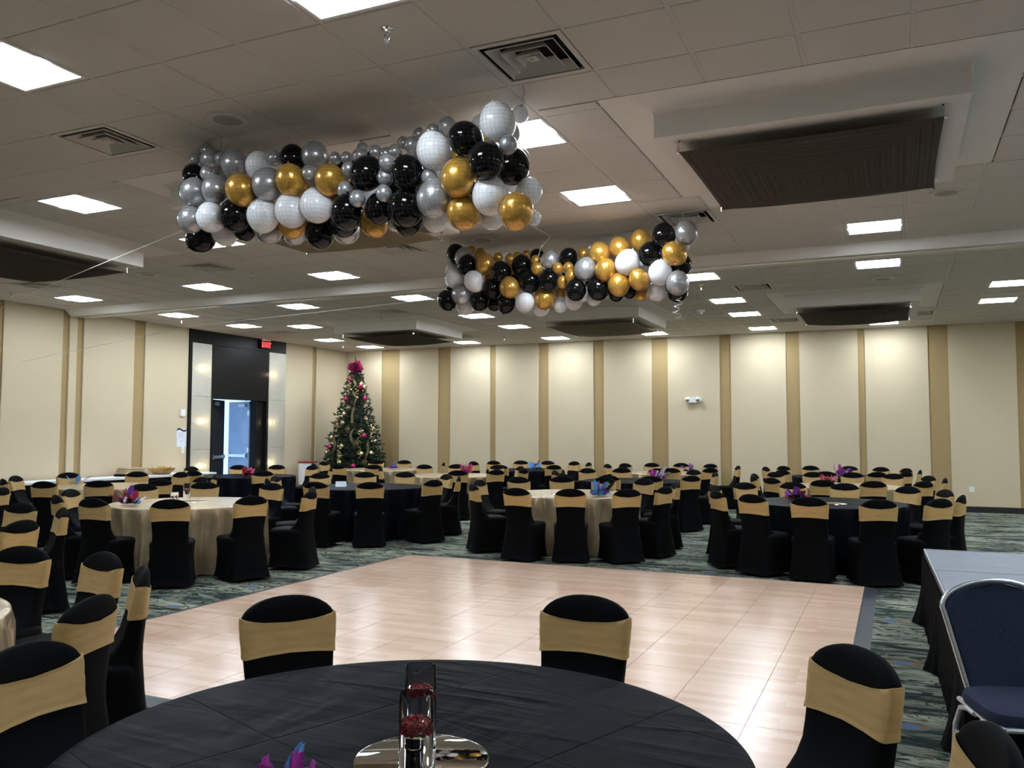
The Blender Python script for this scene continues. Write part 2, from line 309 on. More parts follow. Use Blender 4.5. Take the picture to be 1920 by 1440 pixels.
def leaf(y, rz, m, name, sgn):
    """door leaf hinged at (XL-.06, y); local +y runs from the hinge to the free edge when sgn=1"""
    l = box('door_leaf', (-.022, 0 if sgn > 0 else -.90, .01), (.022, .90 if sgn > 0 else 0, 2.385), m, fr, .003, (XL-(.08 if sgn > 0 else .22), y, 0), rz)
    f = 1 if sgn > 0 else -1
    for z0 in (1.0,):
        bm = bmesh.new(); bm_box(bm, .05, min(f*.06, f*.86), 1.02, .075, max(f*.06, f*.86), 1.09, .006)
        for e in (.09, .83): bm_box(bm, .02, f*e-.03, 1.0, .06, f*e+.03, 1.11)
        obj('push_bar', bm, 'steel', l)
    bm = bmesh.new(); bm_box(bm, .022, min(f*.12, f*.40), 2.25, .075, max(f*.12, f*.40), 2.33, .004); obj('door_closer', bm, 'steel' if m != 'doordaylit' else 'whitepaint', l)
    for z in (.25, 1.2, 2.1):
        bm = bmesh.new(); bm_lathe(bm, [(.012, -.06), (.012, .06)], 8, (0, 0, z)); bm_box(bm, -.03, min(0, f*.07), z-.055, -.022, max(0, f*.07), z+.055); bm_box(bm, .022, min(0, f*.06), z-.055, .028, max(0, f*.06), z+.055); obj('hinge', bm, 'steel', l)
leaf(14.87, math.radians(24), 'black', 'left', 1)
leaf(16.34, math.radians(-106), 'doordaylit', 'right', -1)
box('fixed_side_panel', (XL-.17, 16.35, 0), (XL-.06, 16.67, 2.40), 'darkwood', fr, .004)
box('mullion', (XL-.2, 16.33, 0), (XL-.02, 16.38, 2.40), 'black', fr, .003)
cor = struct(thing('wall_corridor', 'x', 'x')); del cor['label'], cor['category']
box('corridor_floor', (-17.4, 13.2, -.06), (XL-.3, 21.6, -.001), 'black', cor)
box('corridor_ceiling', (-17.4, 13.2, 2.7), (XL-.18, 21.6, 2.8), 'corridor', cor)
box('corridor_side', (-17.4, 13.1, 0), (XL-.18, 13.2, 2.7), 'corridor', cor); box('corridor_side', (-17.4, 21.6, 0), (XL-.18, 21.7, 2.7), 'corridor', cor)
w1 = struct(box('window_1', (-17.42, 13.2, 0), (-17.36, 21.6, 2.7), 'black'))
for k in range(4): box('pane', (-17.35, 13.3+k*2.07, .06), (-17.34, 15.33+k*2.07, 2.6), 'daylight', w1)
w2 = struct(box('added_fill_panel', (-16.9, 13.19, 0), (-14.9, 13.205, 2.6), 'black'))  # unseen glowing panel added to light the open door leaf
for k in range(2): box('pane', (-16.8+k*.95, 13.206, .1), (-15.9+k*.95, 13.21, 2.5), 'daylight', w2)

# --- partition-track beam across the ceiling
bm = bmesh.new(); prof = [(10.98, ZC+.2), (10.98, ZC+.001), (11.03, ZC-.03), (11.09, ZC-.085), (11.13, 3.815), (11.21, 3.815), (11.21, 3.835), (11.27, 3.835), (11.27, 3.815), (11.47, 3.815), (11.47, ZC+.2)]
bm_loft(bm, [[(x, y, z) for y, z in prof] for x in (XL, XR)]); struct(obj('trim_2', bm, 'drywall', None, True, .5))
box('partition_track', (XL, 11.205, 3.806), (XR, 11.275, 3.815), 'steel', bpy.data.objects['trim_2'])

# ================================================================ CEILING GRID
lights_xy = [(-5.04, 3.49), (-2.6, 3.49), (-7.475, 5.93), (-2.6, 5.93), (-7.475, 7.76), (-2.6, 7.76), (-12.71, 10.197), (-9.9, 10.197), (-7.475, 10.197), (-.16, 10.197),
 (-12.71, 12.45), (-9.9, 12.45), (-7.475, 12.45), (-2.6, 12.45), (-.16, 12.45), (-12.71, 14.28), (-11.54, 14.89), (-7.475, 14.89), (-2.6, 14.89), (1.67, 14.89), (-12.71, 17.33), (-7.475, 16.72), (-2.6, 16.72), (1.67, 16.72),
 (-12.71, 19.16), (-9.9, 19.16), (-7.475, 19.16), (-5.04, 19.16), (-2.6, 19.16), (-.16, 19.16)]
off = [(x, y) for x in (-7.475, -2.6, 2.28) for y in (.6, -3.2)] + [(4.72, y) for y in (3.49, 5.93, 7.76, 10.197, 12.45, 14.89, 16.72, 19.16)] + [(2.28, 3.49), (2.28, 5.93), (2.28, 7.76), (2.28, 10.197), (-9.9, 3.49), (-12.71, 5.93), (-12.71, 1.05), (-12.71, -3.2)]
vents_xy = [(-5.65, 4.71), (-1.99, 4.71), (-1.99, 8.98), (-8.69, 8.98), (-12.12, 8.98), (-5.65, 8.98), (-8.69, 13.67), (-12.12, 13.67), (-9.31, 17.94), (-1.99, 13.67), (-1.99, 17.94), (-12.71, 15.5), (.45, 17.94)]
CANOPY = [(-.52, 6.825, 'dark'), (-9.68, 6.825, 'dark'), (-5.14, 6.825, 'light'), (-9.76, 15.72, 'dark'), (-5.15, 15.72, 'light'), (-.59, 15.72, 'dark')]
def snap(xy):
    x, y = xy
    if x > -9.609: x = GX + T*(math.floor((x-GX)/T)+.5)
    else: x = -9.609 - .584*(math.floor((-9.609-x)/.584)+.5)
    y = GY + T*(math.floor((y-GY)/T)+.5) if y < 11 else 12.145 + T*(math.floor((y-12.145)/T)+.5)
    return x, y
lights_xy = [snap(p) for p in lights_xy]; off = [p for p in map(snap, off) if not in_view((p[0], p[1], ZC), 60)]; vents_xy = [snap(p) for p in vents_xy]
xe = [GX+T*i for i in range(-12, 16) if GX+T*i < XR] + [XR]; xe = sorted([-9.609-.584*k for k in range(1, 8)] + [XL] + xe)
ye = [YF] + [GY+T*j for j in range(-17, 11)] + [10.98]; ye2 = [11.47] + [12.145+T*k for k in range(0, 13)] + [YB]
holes = []
for x, y in lights_xy+off: holes.append((x-.29 if x < -9.6 else x-.3048, y-.3048, x+.29 if x < -9.6 else x+.3048, y+.3048))
for x, y in vents_xy: holes.append((x-.29 if x < -9.6 else x-.3048, y-.3048, x+.29 if x < -9.6 else x+.3048, y+.3048))
for x, y, k in CANOPY: holes.append((x-1.32, y-1.32, x+1.32, y+1.32))
def subtract(r, h):
    x0, y0, x1, y1 = r; a, b, c, d = h
    if a >= x1-1e-3 or c <= x0+1e-3 or b >= y1-1e-3 or d <= y0+1e-3: return [r]
    o = []
    if b > y0+.03: o.append((x0, y0, x1, b))
    if d < y1-.03: o.append((x0, d, x1, y1))
    if a > x0+.03: o.append((x0, max(y0, b), a, min(y1, d)))
    if c < x1-.03: o.append((c, max(y0, b), x1, min(y1, d)))
    return o
rects = []
for ys in (ye, ye2):
    for y0, y1 in zip(ys, ys[1:]):
        for x0, x1 in zip(xe, xe[1:]):
            rs = [(x0, y0, x1, y1)]
            for h in holes:
                if h[0] < x1 and h[2] > x0 and h[1] < y1 and h[3] > y0: rs = [q for r in rs for q in subtract(r, h)]
            rects += [r for r in rs if r[2]-r[0] > .05 and r[3]-r[1] > .05]
def tile_bm(bm, r):
    g = .011; x0, y0, x1, y1 = r[0]+g, r[1]+g, r[2]-g, r[3]-g; b = .006
    top = [(x0, y0, ZC+.012), (x1, y0, ZC+.012), (x1, y1, ZC+.012), (x0, y1, ZC+.012)]; mid = [(x, y, ZC-.001) for x, y, z in top]
    bot = [(x0+b, y0+b, ZC-.007), (x1-b, y0+b, ZC-.007), (x1-b, y1-b, ZC-.007), (x0+b, y1-b, ZC-.007)]
    bm_loft(bm, [top, mid, bot])
def size_in_photo(r):
    q = px(((r[0]+r[2])/2, (r[1]+r[3])/2, ZC))
    if not q or not (-40 < q[0] < 1960 and -40 < q[1] < 1480): return 0
    return (r[2]-r[0])*(r[3]-r[1])/q[2]**3
rects.sort(key=size_in_photo, reverse=True)
full = None; rest = bmesh.new()
for i, r in enumerate(rects):
    if i < 290 and size_in_photo(r) > 0:
        w_, d_ = r[2]-r[0], r[3]-r[1]; isfull = abs(w_-T) < 1e-3 and abs(d_-T) < 1e-3
        if isfull and full: link('ceiling_tile', full, ceil_o, ((r[0]+r[2])/2, (r[1]+r[3])/2, ZC)); continue
        bm = bmesh.new(); cx, cy = (r[0]+r[2])/2, (r[1]+r[3])/2; tile_bm(bm, (r[0]-cx, r[1]-cy, r[2]-cx, r[3]-cy)); bmesh.ops.translate(bm, verts=bm.verts, vec=(0, 0, -ZC))
        o = obj('ceiling_tile', bm, 'tile', ceil_o, False, loc=(cx, cy, ZC))
        if isfull: full = o.data
    else: tile_bm(rest, r)
o = obj('ceiling_tiles', rest, 'tile', ceil_o, False); o['kind'] = 'stuff'
bm = bmesh.new()      # T-bar grid, cut away under the drywall canopies
def bar(x0, y0, x1, y1):
    rs = [(x0, y0, x1, y1)]
    for x, y, k in CANOPY:
        h = (x-1.32, y-1.32, x+1.32, y+1.32); rs = [q for r in rs for q in ((subtract(r, h)) if r[2]-r[0] > r[3]-r[1] or True else [r])]
    lo_ = ZC-(.001 if x1-x0 < y1-y0 else .0022)
    for r in rs: bm_box(bm, r[0], r[1], lo_, r[2], r[3], lo_+.03)
for ys in (ye, ye2):
    for x in xe[1:-1]: bar(x-.012, ys[0], x+.012, ys[-1])
    for y in ys[1:-1]: bar(XL, y-.012, XR, y+.012)
obj('ceiling_grid', bm, 'grid', ceil_o, False)

# --- recessed square lights
def make_light(label, group):
    t = thing('ceiling_light', label, 'light', (0, 0, ZC), 0, group)
    bm = bmesh.new(); a = .29
    for x0, y0, x1, y1 in ((-a, -a, a, -a+.022), (-a, a-.022, a, a), (-a, -a+.022, -a+.022, a-.022), (a-.022, -a+.022, a, a-.022)): bm_box(bm, x0, y0, -.008, x1, y1, .004)
    obj('frame', bm, 'whitepaint', t, False)
    bm = bmesh.new(); q = .269; prof = [(-q, 0), (-.17, .075), (-.14, .085), (.14, .085), (.17, .075), (q, 0)]
    R = bm_loft(bm, [[(x, y, z) for y, z in prof] + [(x, y, z+.012) for y, z in prof[::-1]] for x in (-q, q)], (True, True)); obj('reflector', bm, 'whitepaint', t)
    for s in (-1, 1): box('end_plate', (min(s*q, s*(q+.012)), -q, 0), (max(s*q, s*(q+.012)), q, .1), 'whitepaint', t)
    bm = bmesh.new(); n = 9; arc = [(.155*math.cos(PI+PI*i/n), .06+.075*math.sin(PI+PI*i/n)) for i in range(n+1)]
    bm_loft(bm, [[(x, y, z) for y, z in arc] for x in (-q+.004, q-.004)]); obj('diffuser', bm, 'lens', t)
    return t
rows = {}
for p in lights_xy: rows.setdefault(round(p[1], 1), []).append(p)
rowname = {}
ys_ = sorted(rows)
L0 = make_light('x', 'recessed ceiling lights'); first = True
for k, y in enumerate(ys_):
    side = 'in front of' if y < 11 else 'beyond'
    near = [v for v in ys_ if (v < 11) == (y < 11)]; i = near.index(y) if y > 11 else len(near)-1-near.index(y)
    for j, p in enumerate(sorted(rows[y])):
        pos = ordinal(j, len(rows[y])) if len(rows[y]) > 1 else 'sole light'
        lab = f'lit square ceiling light, {pos} in {ORD[i]} row {side} ceiling beam'
        if first: L0.location = (p[0], p[1], ZC); L0['label'] = lab; first = False
        else: dup(L0, (p[0], p[1], ZC), 0, lab)
oy = sorted({round(p[1], 1) for p in off})
for p in off:
    row = sorted(q[0] for q in off if round(q[1], 1) == round(p[1], 1))
    dup(L0, (p[0], p[1], ZC), 0, f'ceiling light outside picture, {ordinal(row.index(p[0]), len(row))} in {ORD[oy.index(round(p[1], 1))]} row from camera end', 'ceiling lights outside the picture')

# --- air vents
def make_vent():
    t = thing('ceiling_vent', 'x', 'air vent', (0, 0, ZC), 0, 'square ceiling air vents'); a = .29
    bm = bmesh.new()
    for x0, y0, x1, y1 in ((-a, -a, a, -a+.035), (-a, a-.035, a, a), (-a, -a+.035, -a+.035, a-.035), (a-.035, -a+.035, a, a-.035)): bm_box(bm, x0, y0, -.01, x1, y1, .002)
    obj('frame', bm, 'grid', t, False)
    box('backing', (-a, -a, .1), (a, a, .11), 'dark', t)
    for k, r in enumerate((.225, .155, .085)):
        bm = bmesh.new(); w = .045
        def sq(s, z): return [(-s, -s, z), (s, -s, z), (s, s, z), (-s, s, z)]
        bm_loft(bm, [sq(r, -.012), sq(r-w, .045), sq(r-w-.003, .042), sq(r-.004, -.016), sq(r, -.012)], (False, False)); obj('louver', bm, 'grid', t, False)
    bm = bmesh.new(); bm_lathe(bm, [(.012, -.008), (.012, -.014)], 10); bm_box(bm, -.035, -.035, -.008, .035, .035, 0); obj('centre_plate', bm, 'grid', t, False)
    return t
V0 = make_vent()
vl = ['square louvred air vent in ceiling left of near balloon net', 'large louvred air vent in ceiling above right end of near balloon net', 'louvred air vent in ceiling behind right end of far balloon net', 'louvred air vent in ceiling right of the far-left fabric canopy', 'louvred air vent in ceiling at left edge of the picture', 'louvred air vent in ceiling between the two balloon nets', 'louvred air vent beyond the ceiling beam, near its middle', 'louvred air vent beside leftmost lights beyond the ceiling beam', 'louvred air vent right of the far dark fabric canopy', 'louvred air vent beyond beam, right of far balloon net', 'louvred air vent near back wall, left of right-hand canopy', 'louvred air vent in ceiling above the exit sign', 'louvred air vent behind the right far fabric canopy']
for i, p in enumerate(vents_xy):
    if i == 0: V0.location = (p[0], p[1], ZC); V0['label'] = vl[0]
    else: dup(V0, (p[0], p[1], ZC), 0, vl[i])

# --- drywall canopies with hanging pleated fabric
def canopy(x, y, kind, label):
    t = thing('ceiling_canopy', label, 'ceiling canopy', (x, y, 0), 0, 'fabric ceiling canopies')
    bm = bmesh.new(); a = 1.32
    for x0, y0, x1, y1 in ((-a, -a, a, -.95), (-a, .95, a, a), (-a, -.95, -.95, .95), (.95, -.95, a, .95)): bm_box(bm, x0, y0, ZC-.004, x1, y1, ZC+.05)
    obj('border', bm, 'drywall', t, False)
    bm = bmesh.new()
    def rr(s, z): return [(-s, -s, z), (s, -s, z), (s, s, z), (-s, s, z)]
    cv = [(1.0+.075*(1-math.sin(q)), ZC-.004-.05*(1-math.cos(q))) for q in [PI/2*i/6 for i in range(7)]]
    bm_loft(bm, [rr(1.0, ZC+.04)]+[rr(s, z) for s, z in cv]+[rr(1.0, 3.72)]); obj('drop_box', bm, 'drywall', t, True, .9)
    n = 40; bm = bmesh.new(); g = []
    for j in range(n+1):
        row = []
        for i in range(n+1):
            u, v = i/n*2-1, j/n*2-1
            fx = u*(.855-.012*(1-v*v)*abs(u)); fy = v*(.865-.006*(1-u*u)*abs(v))
            z = 3.642 - .075*(1-u**4)*(1-v**4)**.8 - .006*(1-min(u*u, v*v)) + .004*math.sin(90*min(1-abs(u), 1-abs(v)))
            row.append(bm.verts.new((fx, fy, z)))
        g.append(row)
    for j in range(n):
        for i in range(n): bm.faces.new((g[j][i], g[j][i+1], g[j+1][i+1], g[j+1][i]))
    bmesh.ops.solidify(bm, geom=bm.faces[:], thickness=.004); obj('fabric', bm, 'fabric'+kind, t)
    for sx in (-1, 1):
        for sy in (-1, 1):
            bm = bmesh.new(); bm_lathe(bm, [(.022, .0), (.022, -.006), (.008, -.01), (.008, -.05), (.014, -.055), (.014, -.09), (.006, -.095)], 12, (sx*.86, sy*.87, 3.72)); obj('standoff', bm, 'chrome', t)
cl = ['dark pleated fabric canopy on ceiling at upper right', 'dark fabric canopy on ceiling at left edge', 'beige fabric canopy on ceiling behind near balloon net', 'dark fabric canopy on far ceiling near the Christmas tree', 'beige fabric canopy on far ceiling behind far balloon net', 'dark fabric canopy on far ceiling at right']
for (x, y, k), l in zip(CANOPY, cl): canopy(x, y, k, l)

# --- speakers, sprinklers, smoke detector
def speaker(x, y, label):
    bm = bmesh.new(); bm_lathe(bm, [(.15, 0), (.15, -.012), (.135, -.016), (.125, -.012)], 32); t = obj('ceiling_speaker', bm, 'grid'); t.location = (x, y, ZC-.007); tag(t, label, 'speaker', 'round ceiling speakers')
    bm = bmesh.new(); bm_lathe(bm, [(.124, -.011), (.06, -.014), (.01, -.015)], 32); obj('grille', bm, SPKM, t)
SPKM = mat('speaker_grille', (.33, .30, .27), .7)
for x, y, l in ((-4.43, 4.72, 'round ceiling speaker above near balloon net'), (.5, 8.98, 'round ceiling speaker behind the upper right canopy'), (-9.87, 8.98, 'round ceiling speaker beside left-hand fabric canopy'), (-.12, 13.67, 'round ceiling speaker beyond beam at right'), (-4.43, 8.98, 'round ceiling speaker above left end of far balloon net')): speaker(x, y, l)
def sprinkler(x, y, label):
    bm = bmesh.new(); bm_lathe(bm, [(.036, 0), (.036, -.008), (.02, -.012), (.012, -.014), (.012, -.04), (.016, -.044), (.008, -.05), (.007, -.075)], 14); t = obj('sprinkler_head', bm, 'chrome'); t.location = (x, y, ZC-.007); tag(t, label, 'sprinkler', 'ceiling sprinkler heads')
    bm = bmesh.new(); bm_lathe(bm, [(.02, -.078), (.02, -.082)], 14)
    for s in (-1, 1): bm_tube(bm, [(s*.014, 0, -.042), (s*.019, 0, -.06), (s*.006, 0, -.08)], .0025, 6)
    obj('deflector', bm, 'chrome', t)
for x, y, l in ((-2.59, 4.0, 'chrome sprinkler head at top centre of ceiling'), (-8.4, 9.5, 'sprinkler head beside vent in front of beam at left'), (-13.3, 9.3, 'sprinkler head on ceiling near left wall'), (-4.72, 8.4, 'sprinkler head above left end of far net'), (-2.69, 13.1, 'sprinkler head just beyond beam behind far net'), (-9.05, 13.9, 'sprinkler head beyond beam beside its middle vent'), (-13.1, 18.3, 'sprinkler head on ceiling above Christmas tree'), (-13.2, 12.9, 'sprinkler head beyond beam near left wall'), (-8.5, 18.4, 'sprinkler head on ceiling near back wall centre')): sprinkler(x, y, l)
bm = bmesh.new(); bm_lathe(bm, [(.075, 0), (.075, -.02), (.06, -.045), (.03, -.055), (.028, -.075), (.012, -.08)], 20); t = obj('smoke_detector', bm, 'white', loc=(-3.26, 15.8, ZC-.007)); tag(t, 'white smoke detector on ceiling beyond the far balloon net', 'smoke detector')

# --- wall fittings
t = thing('exit_sign', 'red lit exit sign above the open doors', 'sign', (XL+.06, 16.53, 3.93))
box('housing', (-.03, -.19, -.24), (.03, .19, -.045), 'black', t, .006); box('mounting_plate', (-.035, -.17, -.045), (.035, .17, 0), 'steel', t, .004); box('face', (.0305, -.16, -.225), (.034, .16, -.06), 'exitbox', t)
def text_mesh(txt, size, depth):
    cu = bpy.data.curves.new('t', 'FONT'); cu.body = txt; cu.size = size; cu.extrude = depth; cu.align_x = 'CENTER'; cu.offset = .004
    o = bpy.data.objects.new('t', cu); COL.objects.link(o); dg = bpy.context.evaluated_depsgraph_get(); me = bpy.data.meshes.new_from_object(o.evaluated_get(dg)); bpy.data.objects.remove(o); bpy.data.curves.remove(cu); return me
me = text_mesh('EXIT', .165, .004); me.materials.clear(); me.materials.append(M['exitred'])
o = link('lettering', me, t, (.038, 0, -.2)); o.rotation_euler = (PI/2, 0, PI/2)
t = tag(box('thermostat', (XL, 13.88, 1.97), (XL+.03, 14.03, 2.13), 'white', None, .006), 'white wall thermostat left of the entrance', 'thermostat'); box('cover', (XL+.03, 13.895, 1.985), (XL+.036, 14.015, 2.10), 'whitepaint', t, .002)
t = thing('wall_notice', 'two white paper notices with black wavy heading left of entrance', 'notice', (XL+.002, 13.95, 1.5))
box('sheet', (0, -.14, 0), (.002, .14, .20), 'paper', t); box('sheet', (0, -.13, -.19), (.003, .13, -.005), 'paper', t)
bm = bmesh.new(); pts = [(.004, -.135+.27*i/16, .175+.022*math.sin(i/16*2*PI)) for i in range(17)]
bm_loft(bm, [[(x, y, z-.016), (x, y, z+.022), (x-.003, y, z+.022), (x-.003, y, z-.016)] for x, y, z in pts]); obj('heading', bm, 'ink', t, False)
bm = bmesh.new()
for k in range(6): bm_box(bm, .002, -.09, .115-k*.018, .0026, .06+.03*math.sin(k*2.3), .120-k*.018)
for k in range(3): bm_box(bm, .003, -.04, -.05-k*.02, .0036, .05, -.046-k*.02)
obj('text_lines', bm, 'greyink', t, False)
t = tag(box('light_switch', (XL, 13.94, 1.17), (XL+.012, 14.04, 1.31), 'white', None, .003), 'white light switch plate left of the entrance', 'light switch'); box('toggle', (XL+.012, 13.985, 1.225), (XL+.02, 13.997, 1.255), 'whitepaint', t)
t = tag(box('wall_outlet', (1.375, YB-.01, .41), (1.475, YB, .535), 'white', None, .003), 'white wall outlet low on the back wall at right', 'outlet')
for z in (.44, .48): box('socket', (1.405, YB-.014, z), (1.445, YB-.01, z+.028), 'whitepaint', t, .002)
t = thing('emergency_light', 'white twin-headed emergency light on the back wall', 'emergency light', (-4.33, YB, 2.41))
box('body', (-.12, -.08, -.07), (.10, 0, .065), 'white', t, .012)
for s, tilt in ((-1, .5), (1, -.4)):
    bm = bmesh.new(); bm_lathe(bm, [(.02, -.03), (.062, .0), (.066, .05), (.058, .055)], 20); bmesh.ops.rotate(bm, verts=bm.verts, matrix=Matrix.Rotation(PI/2, 3, 'X')); bmesh.ops.rotate(bm, verts=bm.verts, matrix=Matrix.Rotation(tilt, 3, 'Z')); bmesh.ops.translate(bm, verts=bm.verts, vec=(s*.145, -.05, .01)); h = obj('lamp_head', bm, 'white', t)
    bm = bmesh.new(); bm_lathe(bm, [(.054, .0), (.02, .012)], 20, (0, 0, .054)); bmesh.ops.rotate(bm, verts=bm.verts, matrix=Matrix.Rotation(PI/2, 3, 'X')); bmesh.ops.rotate(bm, verts=bm.verts, matrix=Matrix.Rotation(tilt, 3, 'Z')); bmesh.ops.translate(bm, verts=bm.verts, vec=(s*.145, -.05, .01)); obj('reflector', bm, 'steel', h)
for side, yy in (('left', 14.64), ('right', 16.92)):  # lamps added to make the warm glow spots on the metal panels
    for z, hh in ((3.08, 'top'), (1.88, 'middle'), (.87, 'bottom')):
        bm = bmesh.new(); bm_box(bm, 0, -.014, -.04, .012, .014, .04, .004); t = obj('added_panel_light', bm, 'brushed', loc=(XL+.022, yy, z)); tag(t, f'{hh} added warm glow light on the pale metal panel {side} of door', 'wall light', 'added warm glow lights beside the entrance')
        box('lens', (.012, -.008, -.032), (.0135, .008, .032), 'warmlens', t)
        ld = bpy.data.lights.new('added_panel_bulb', 'POINT'); ld.energy = .4; ld.color = (1, .78, .42); ld.shadow_soft_size = .02; lo = bpy.data.objects.new('added_panel_bulb', ld); COL.objects.link(lo); lo.parent = t; lo.location = (.16, 0, 0)  # added bulb floating off the panel to cast its soft hot spot

# ================================================================ DANCE FLOOR
t = thing('dance_floor', 'portable wood-look dance floor with dark ramp edging', 'dance floor', (0, 0, 0))
PW, PL_, X1, Y1 = .4612, .9717, -.325, 9.725
me = None
ncol = 12; zt = .022
def panel_mesh(w, d):
    bm = bmesh.new(); bm_box(bm, .0012, .0012, 0, w-.0012, d-.0012, zt, .0008); return mesh('floor_panel', bm, 'laminate', False)
mfull = panel_mesh(PW, PL_); mhalf = panel_mesh(PW, PL_/2)
for c in range(ncol):
    x = X1-(c+1)*PW; y = Y1; stag = c >= 4 and c % 2 == 1
    seq = ([mhalf]+[mfull]*5+[mhalf]) if stag else [mfull]*6
    for me in seq:
        d = PL_/2 if me is mhalf else PL_; y -= d; link('floor_panel', me, t, (x, y, 0))
X0 = X1-ncol*PW; Y0 = Y1-6*PL_
def ramp_strip(p, q, nrm):
    bm = bmesh.new(); p, q = Vector(p), Vector(q); n_ = Vector(nrm)
    sec = lambda a: [a, a+Vector((0, 0, zt)), a+n_*.02+Vector((0, 0, zt)), a+n_*.12+Vector((0, 0, .002)), a+n_*.12]
    bm_loft(bm, [sec(p), sec(q)]); obj('edge_strip', bm, 'edgestrip', t, False)
k = 6
for i in range(k):
    a, b = i/k, (i+1)/k-.0006
    ramp_strip((X1, Y0+(Y1-Y0)*a, 0), (X1, Y0+(Y1-Y0)*b, 0), (1, 0, 0)); ramp_strip((X0, Y0+(Y1-Y0)*a, 0), (X0, Y0+(Y1-Y0)*b, 0), (-1, 0, 0))
    ramp_strip((X0+(X1-X0)*a, Y0, 0), (X0+(X1-X0)*b, Y0, 0), (0, -1, 0)); ramp_strip((X0+(X1-X0)*a, Y1, 0), (X0+(X1-X0)*b, Y1, 0), (0, 1, 0))

# ================================================================ STAGE AND BLUE CHAIR
st = thing('stage_platform', 'low grey-topped stage platform at the right edge', 'stage', (.205, 8.33, 0), math.radians(1.4))
for k in range(3):
    d = box('deck', (.012, -1.22*(k+1)+.003, .54), (2.43, -1.22*k-.003, .61), 'stagetop', st, .004)
    for a, b in (((0, -1.22*(k+1)+.003, .535), (.012, -1.22*k-.003, .613)),): box('edge_trim', a, b, 'silverframe', d)
    for y in (-1.22*k-.08, -1.22*(k+1)+.08):
        for x in (.3, 2.2):
            bm = bmesh.new(); bm_tube(bm, [(x, y, 0), (x, y, .54)], .022, 8); obj('leg', bm, 'steel', d)
box('edge_trim', (0, 0, .535), (2.43, .012, .613), 'silverframe', st)
def pleated(pts, z0, z1, n, amp, flare, seed):
    """hanging pleated cloth along a polyline (list of (x, y)); flares out to the left of the walking direction"""
    rnd = random.Random(seed); P = [Vector((x, y, 0)) for x, y in pts]; L = [(b-a).length for a, b in zip(P, P[1:])]; tot = sum(L); rings = []
    cols = []
    for i in range(n+1):
        s = tot*i/n; k = 0
        while k < len(L)-1 and s > L[k]: s -= L[k]; k += 1
        d = (P[k+1]-P[k]).normalized(); q = P[k]+d*s; nr = Vector((-d.y, d.x, 0)); cols.append((q, nr))
    ph = [rnd.uniform(.5, 1.3) for _ in range(n+1)]; big = [3.2*max(0, math.sin(i*.1+seed))**8-1.2 for i in range(n+1)]
    bm = bmesh.new(); rows_ = []
    for j in range(9):
        t_ = j/8; row = []
        for i, (q, nr) in enumerate(cols):
            w = amp*(.3+.7*t_)*math.sin(i*PI/2)*ph[i] + flare*t_**2.5*(.7+.5*big[i])
            row.append(bm.verts.new(q + nr*(w+.012) + Vector((0, 0, z1+(z0-z1)*t_))))
        rows_.append(row)
    for a, b in zip(rows_, rows_[1:]):
        for i in range(n): bm.faces.new((a[i], a[i+1], b[i+1], b[i]))
    bmesh.ops.solidify(bm, geom=bm.faces[:], thickness=.003); return bm
o = obj('stage_skirt', pleated([(2.43, .01), (-.004, .01), (-.004, -3.675), (2.43, -3.675)][::-1], .004, .585, 340, .010, .055, 3), 'skirt'); o.location = st.location; o.rotation_euler = st.rotation_euler
tag(o, 'black pleated skirt draped round the stage platform', 'stage skirt')
bc = thing('banquet_chair', 'navy dotted banquet chair with silver frame beside the stage', 'chair', (.50, 4.30, 0), math.radians(-163))
bm = bmesh.new(); n = 22    # seat cushion
rings = []
for z, k in ((.425, .93), (.43, .98), (.455, 1.0), (.475, .97), (.485, .85), (.49, .5)):
    r = []
    for i in range(32):
        a = 2*PI*i/32; c_, s_ = math.cos(a), math.sin(a); e = .45
        r.append((.235*k*math.copysign(abs(c_)**e, c_)*(1+.05*s_), .225*k*math.copysign(abs(s_)**e, s_)+.01, z))
    rings.append(r)
bm_loft(bm, rings); obj('seat', bm, 'bluefab', bc)
bm = bmesh.new(); rings = []     # shield-shaped padded back; front faces +y
def backw(z):
    t_ = (z-.45)/.47
    return .155+.075*min(1, t_*1.25) if t_ < .74 else .23*max(0, 1-((t_-.74)/.262)**2.3)**.5
zs = [.45+.47*i/26 for i in range(27)]
for z in zs:
    w = max(.03, backw(z)); yb = -.215-.10*(z-.5)/.42
    r = []
    for i in range(24):
        a = 2*PI*i/24; c_, s_ = math.cos(a), math.sin(a); r.append((w*math.copysign(abs(c_)**.35, c_), yb+.024*math.copysign(abs(s_)**.7, s_)-.02*(1-(abs(c_)**.35)**2), z))
    rings.append(r)
bm_loft(bm, rings); obj('backrest', bm, 'bluefab', bc)
bm = bmesh.new(); pts = []
for s in (-1, 1):
    side = [(s*(backw(z)+.012), -.215-.10*(z-.5)/.42-.002, z+.006*max(0, (z-.80)/.12)) for z in zs[:-1]]
    side = [(s*.16, -.19, .42)] + side + [(s*x_, -.317, z_) for x_, z_ in ((.11, .9185), (.075, .927), (.038, .932))]
    pts.append(side)
top = [(0, -.317, .934)]
bm_tube(bm, pts[0]+top+pts[1][::-1], .0125, 10); obj('back_frame', bm, 'silverframe', bc)
bm = bmesh.new(); bm_tube(bm, [(-.215, -.19, .42), (-.22, .19, .42), (-.19, .225, .42), (.19, .225, .42), (.22, .19, .42), (.215, -.19, .42), (-.215, -.19, .42)], .012, 8); obj('seat_frame', bm, 'silverframe', bc)
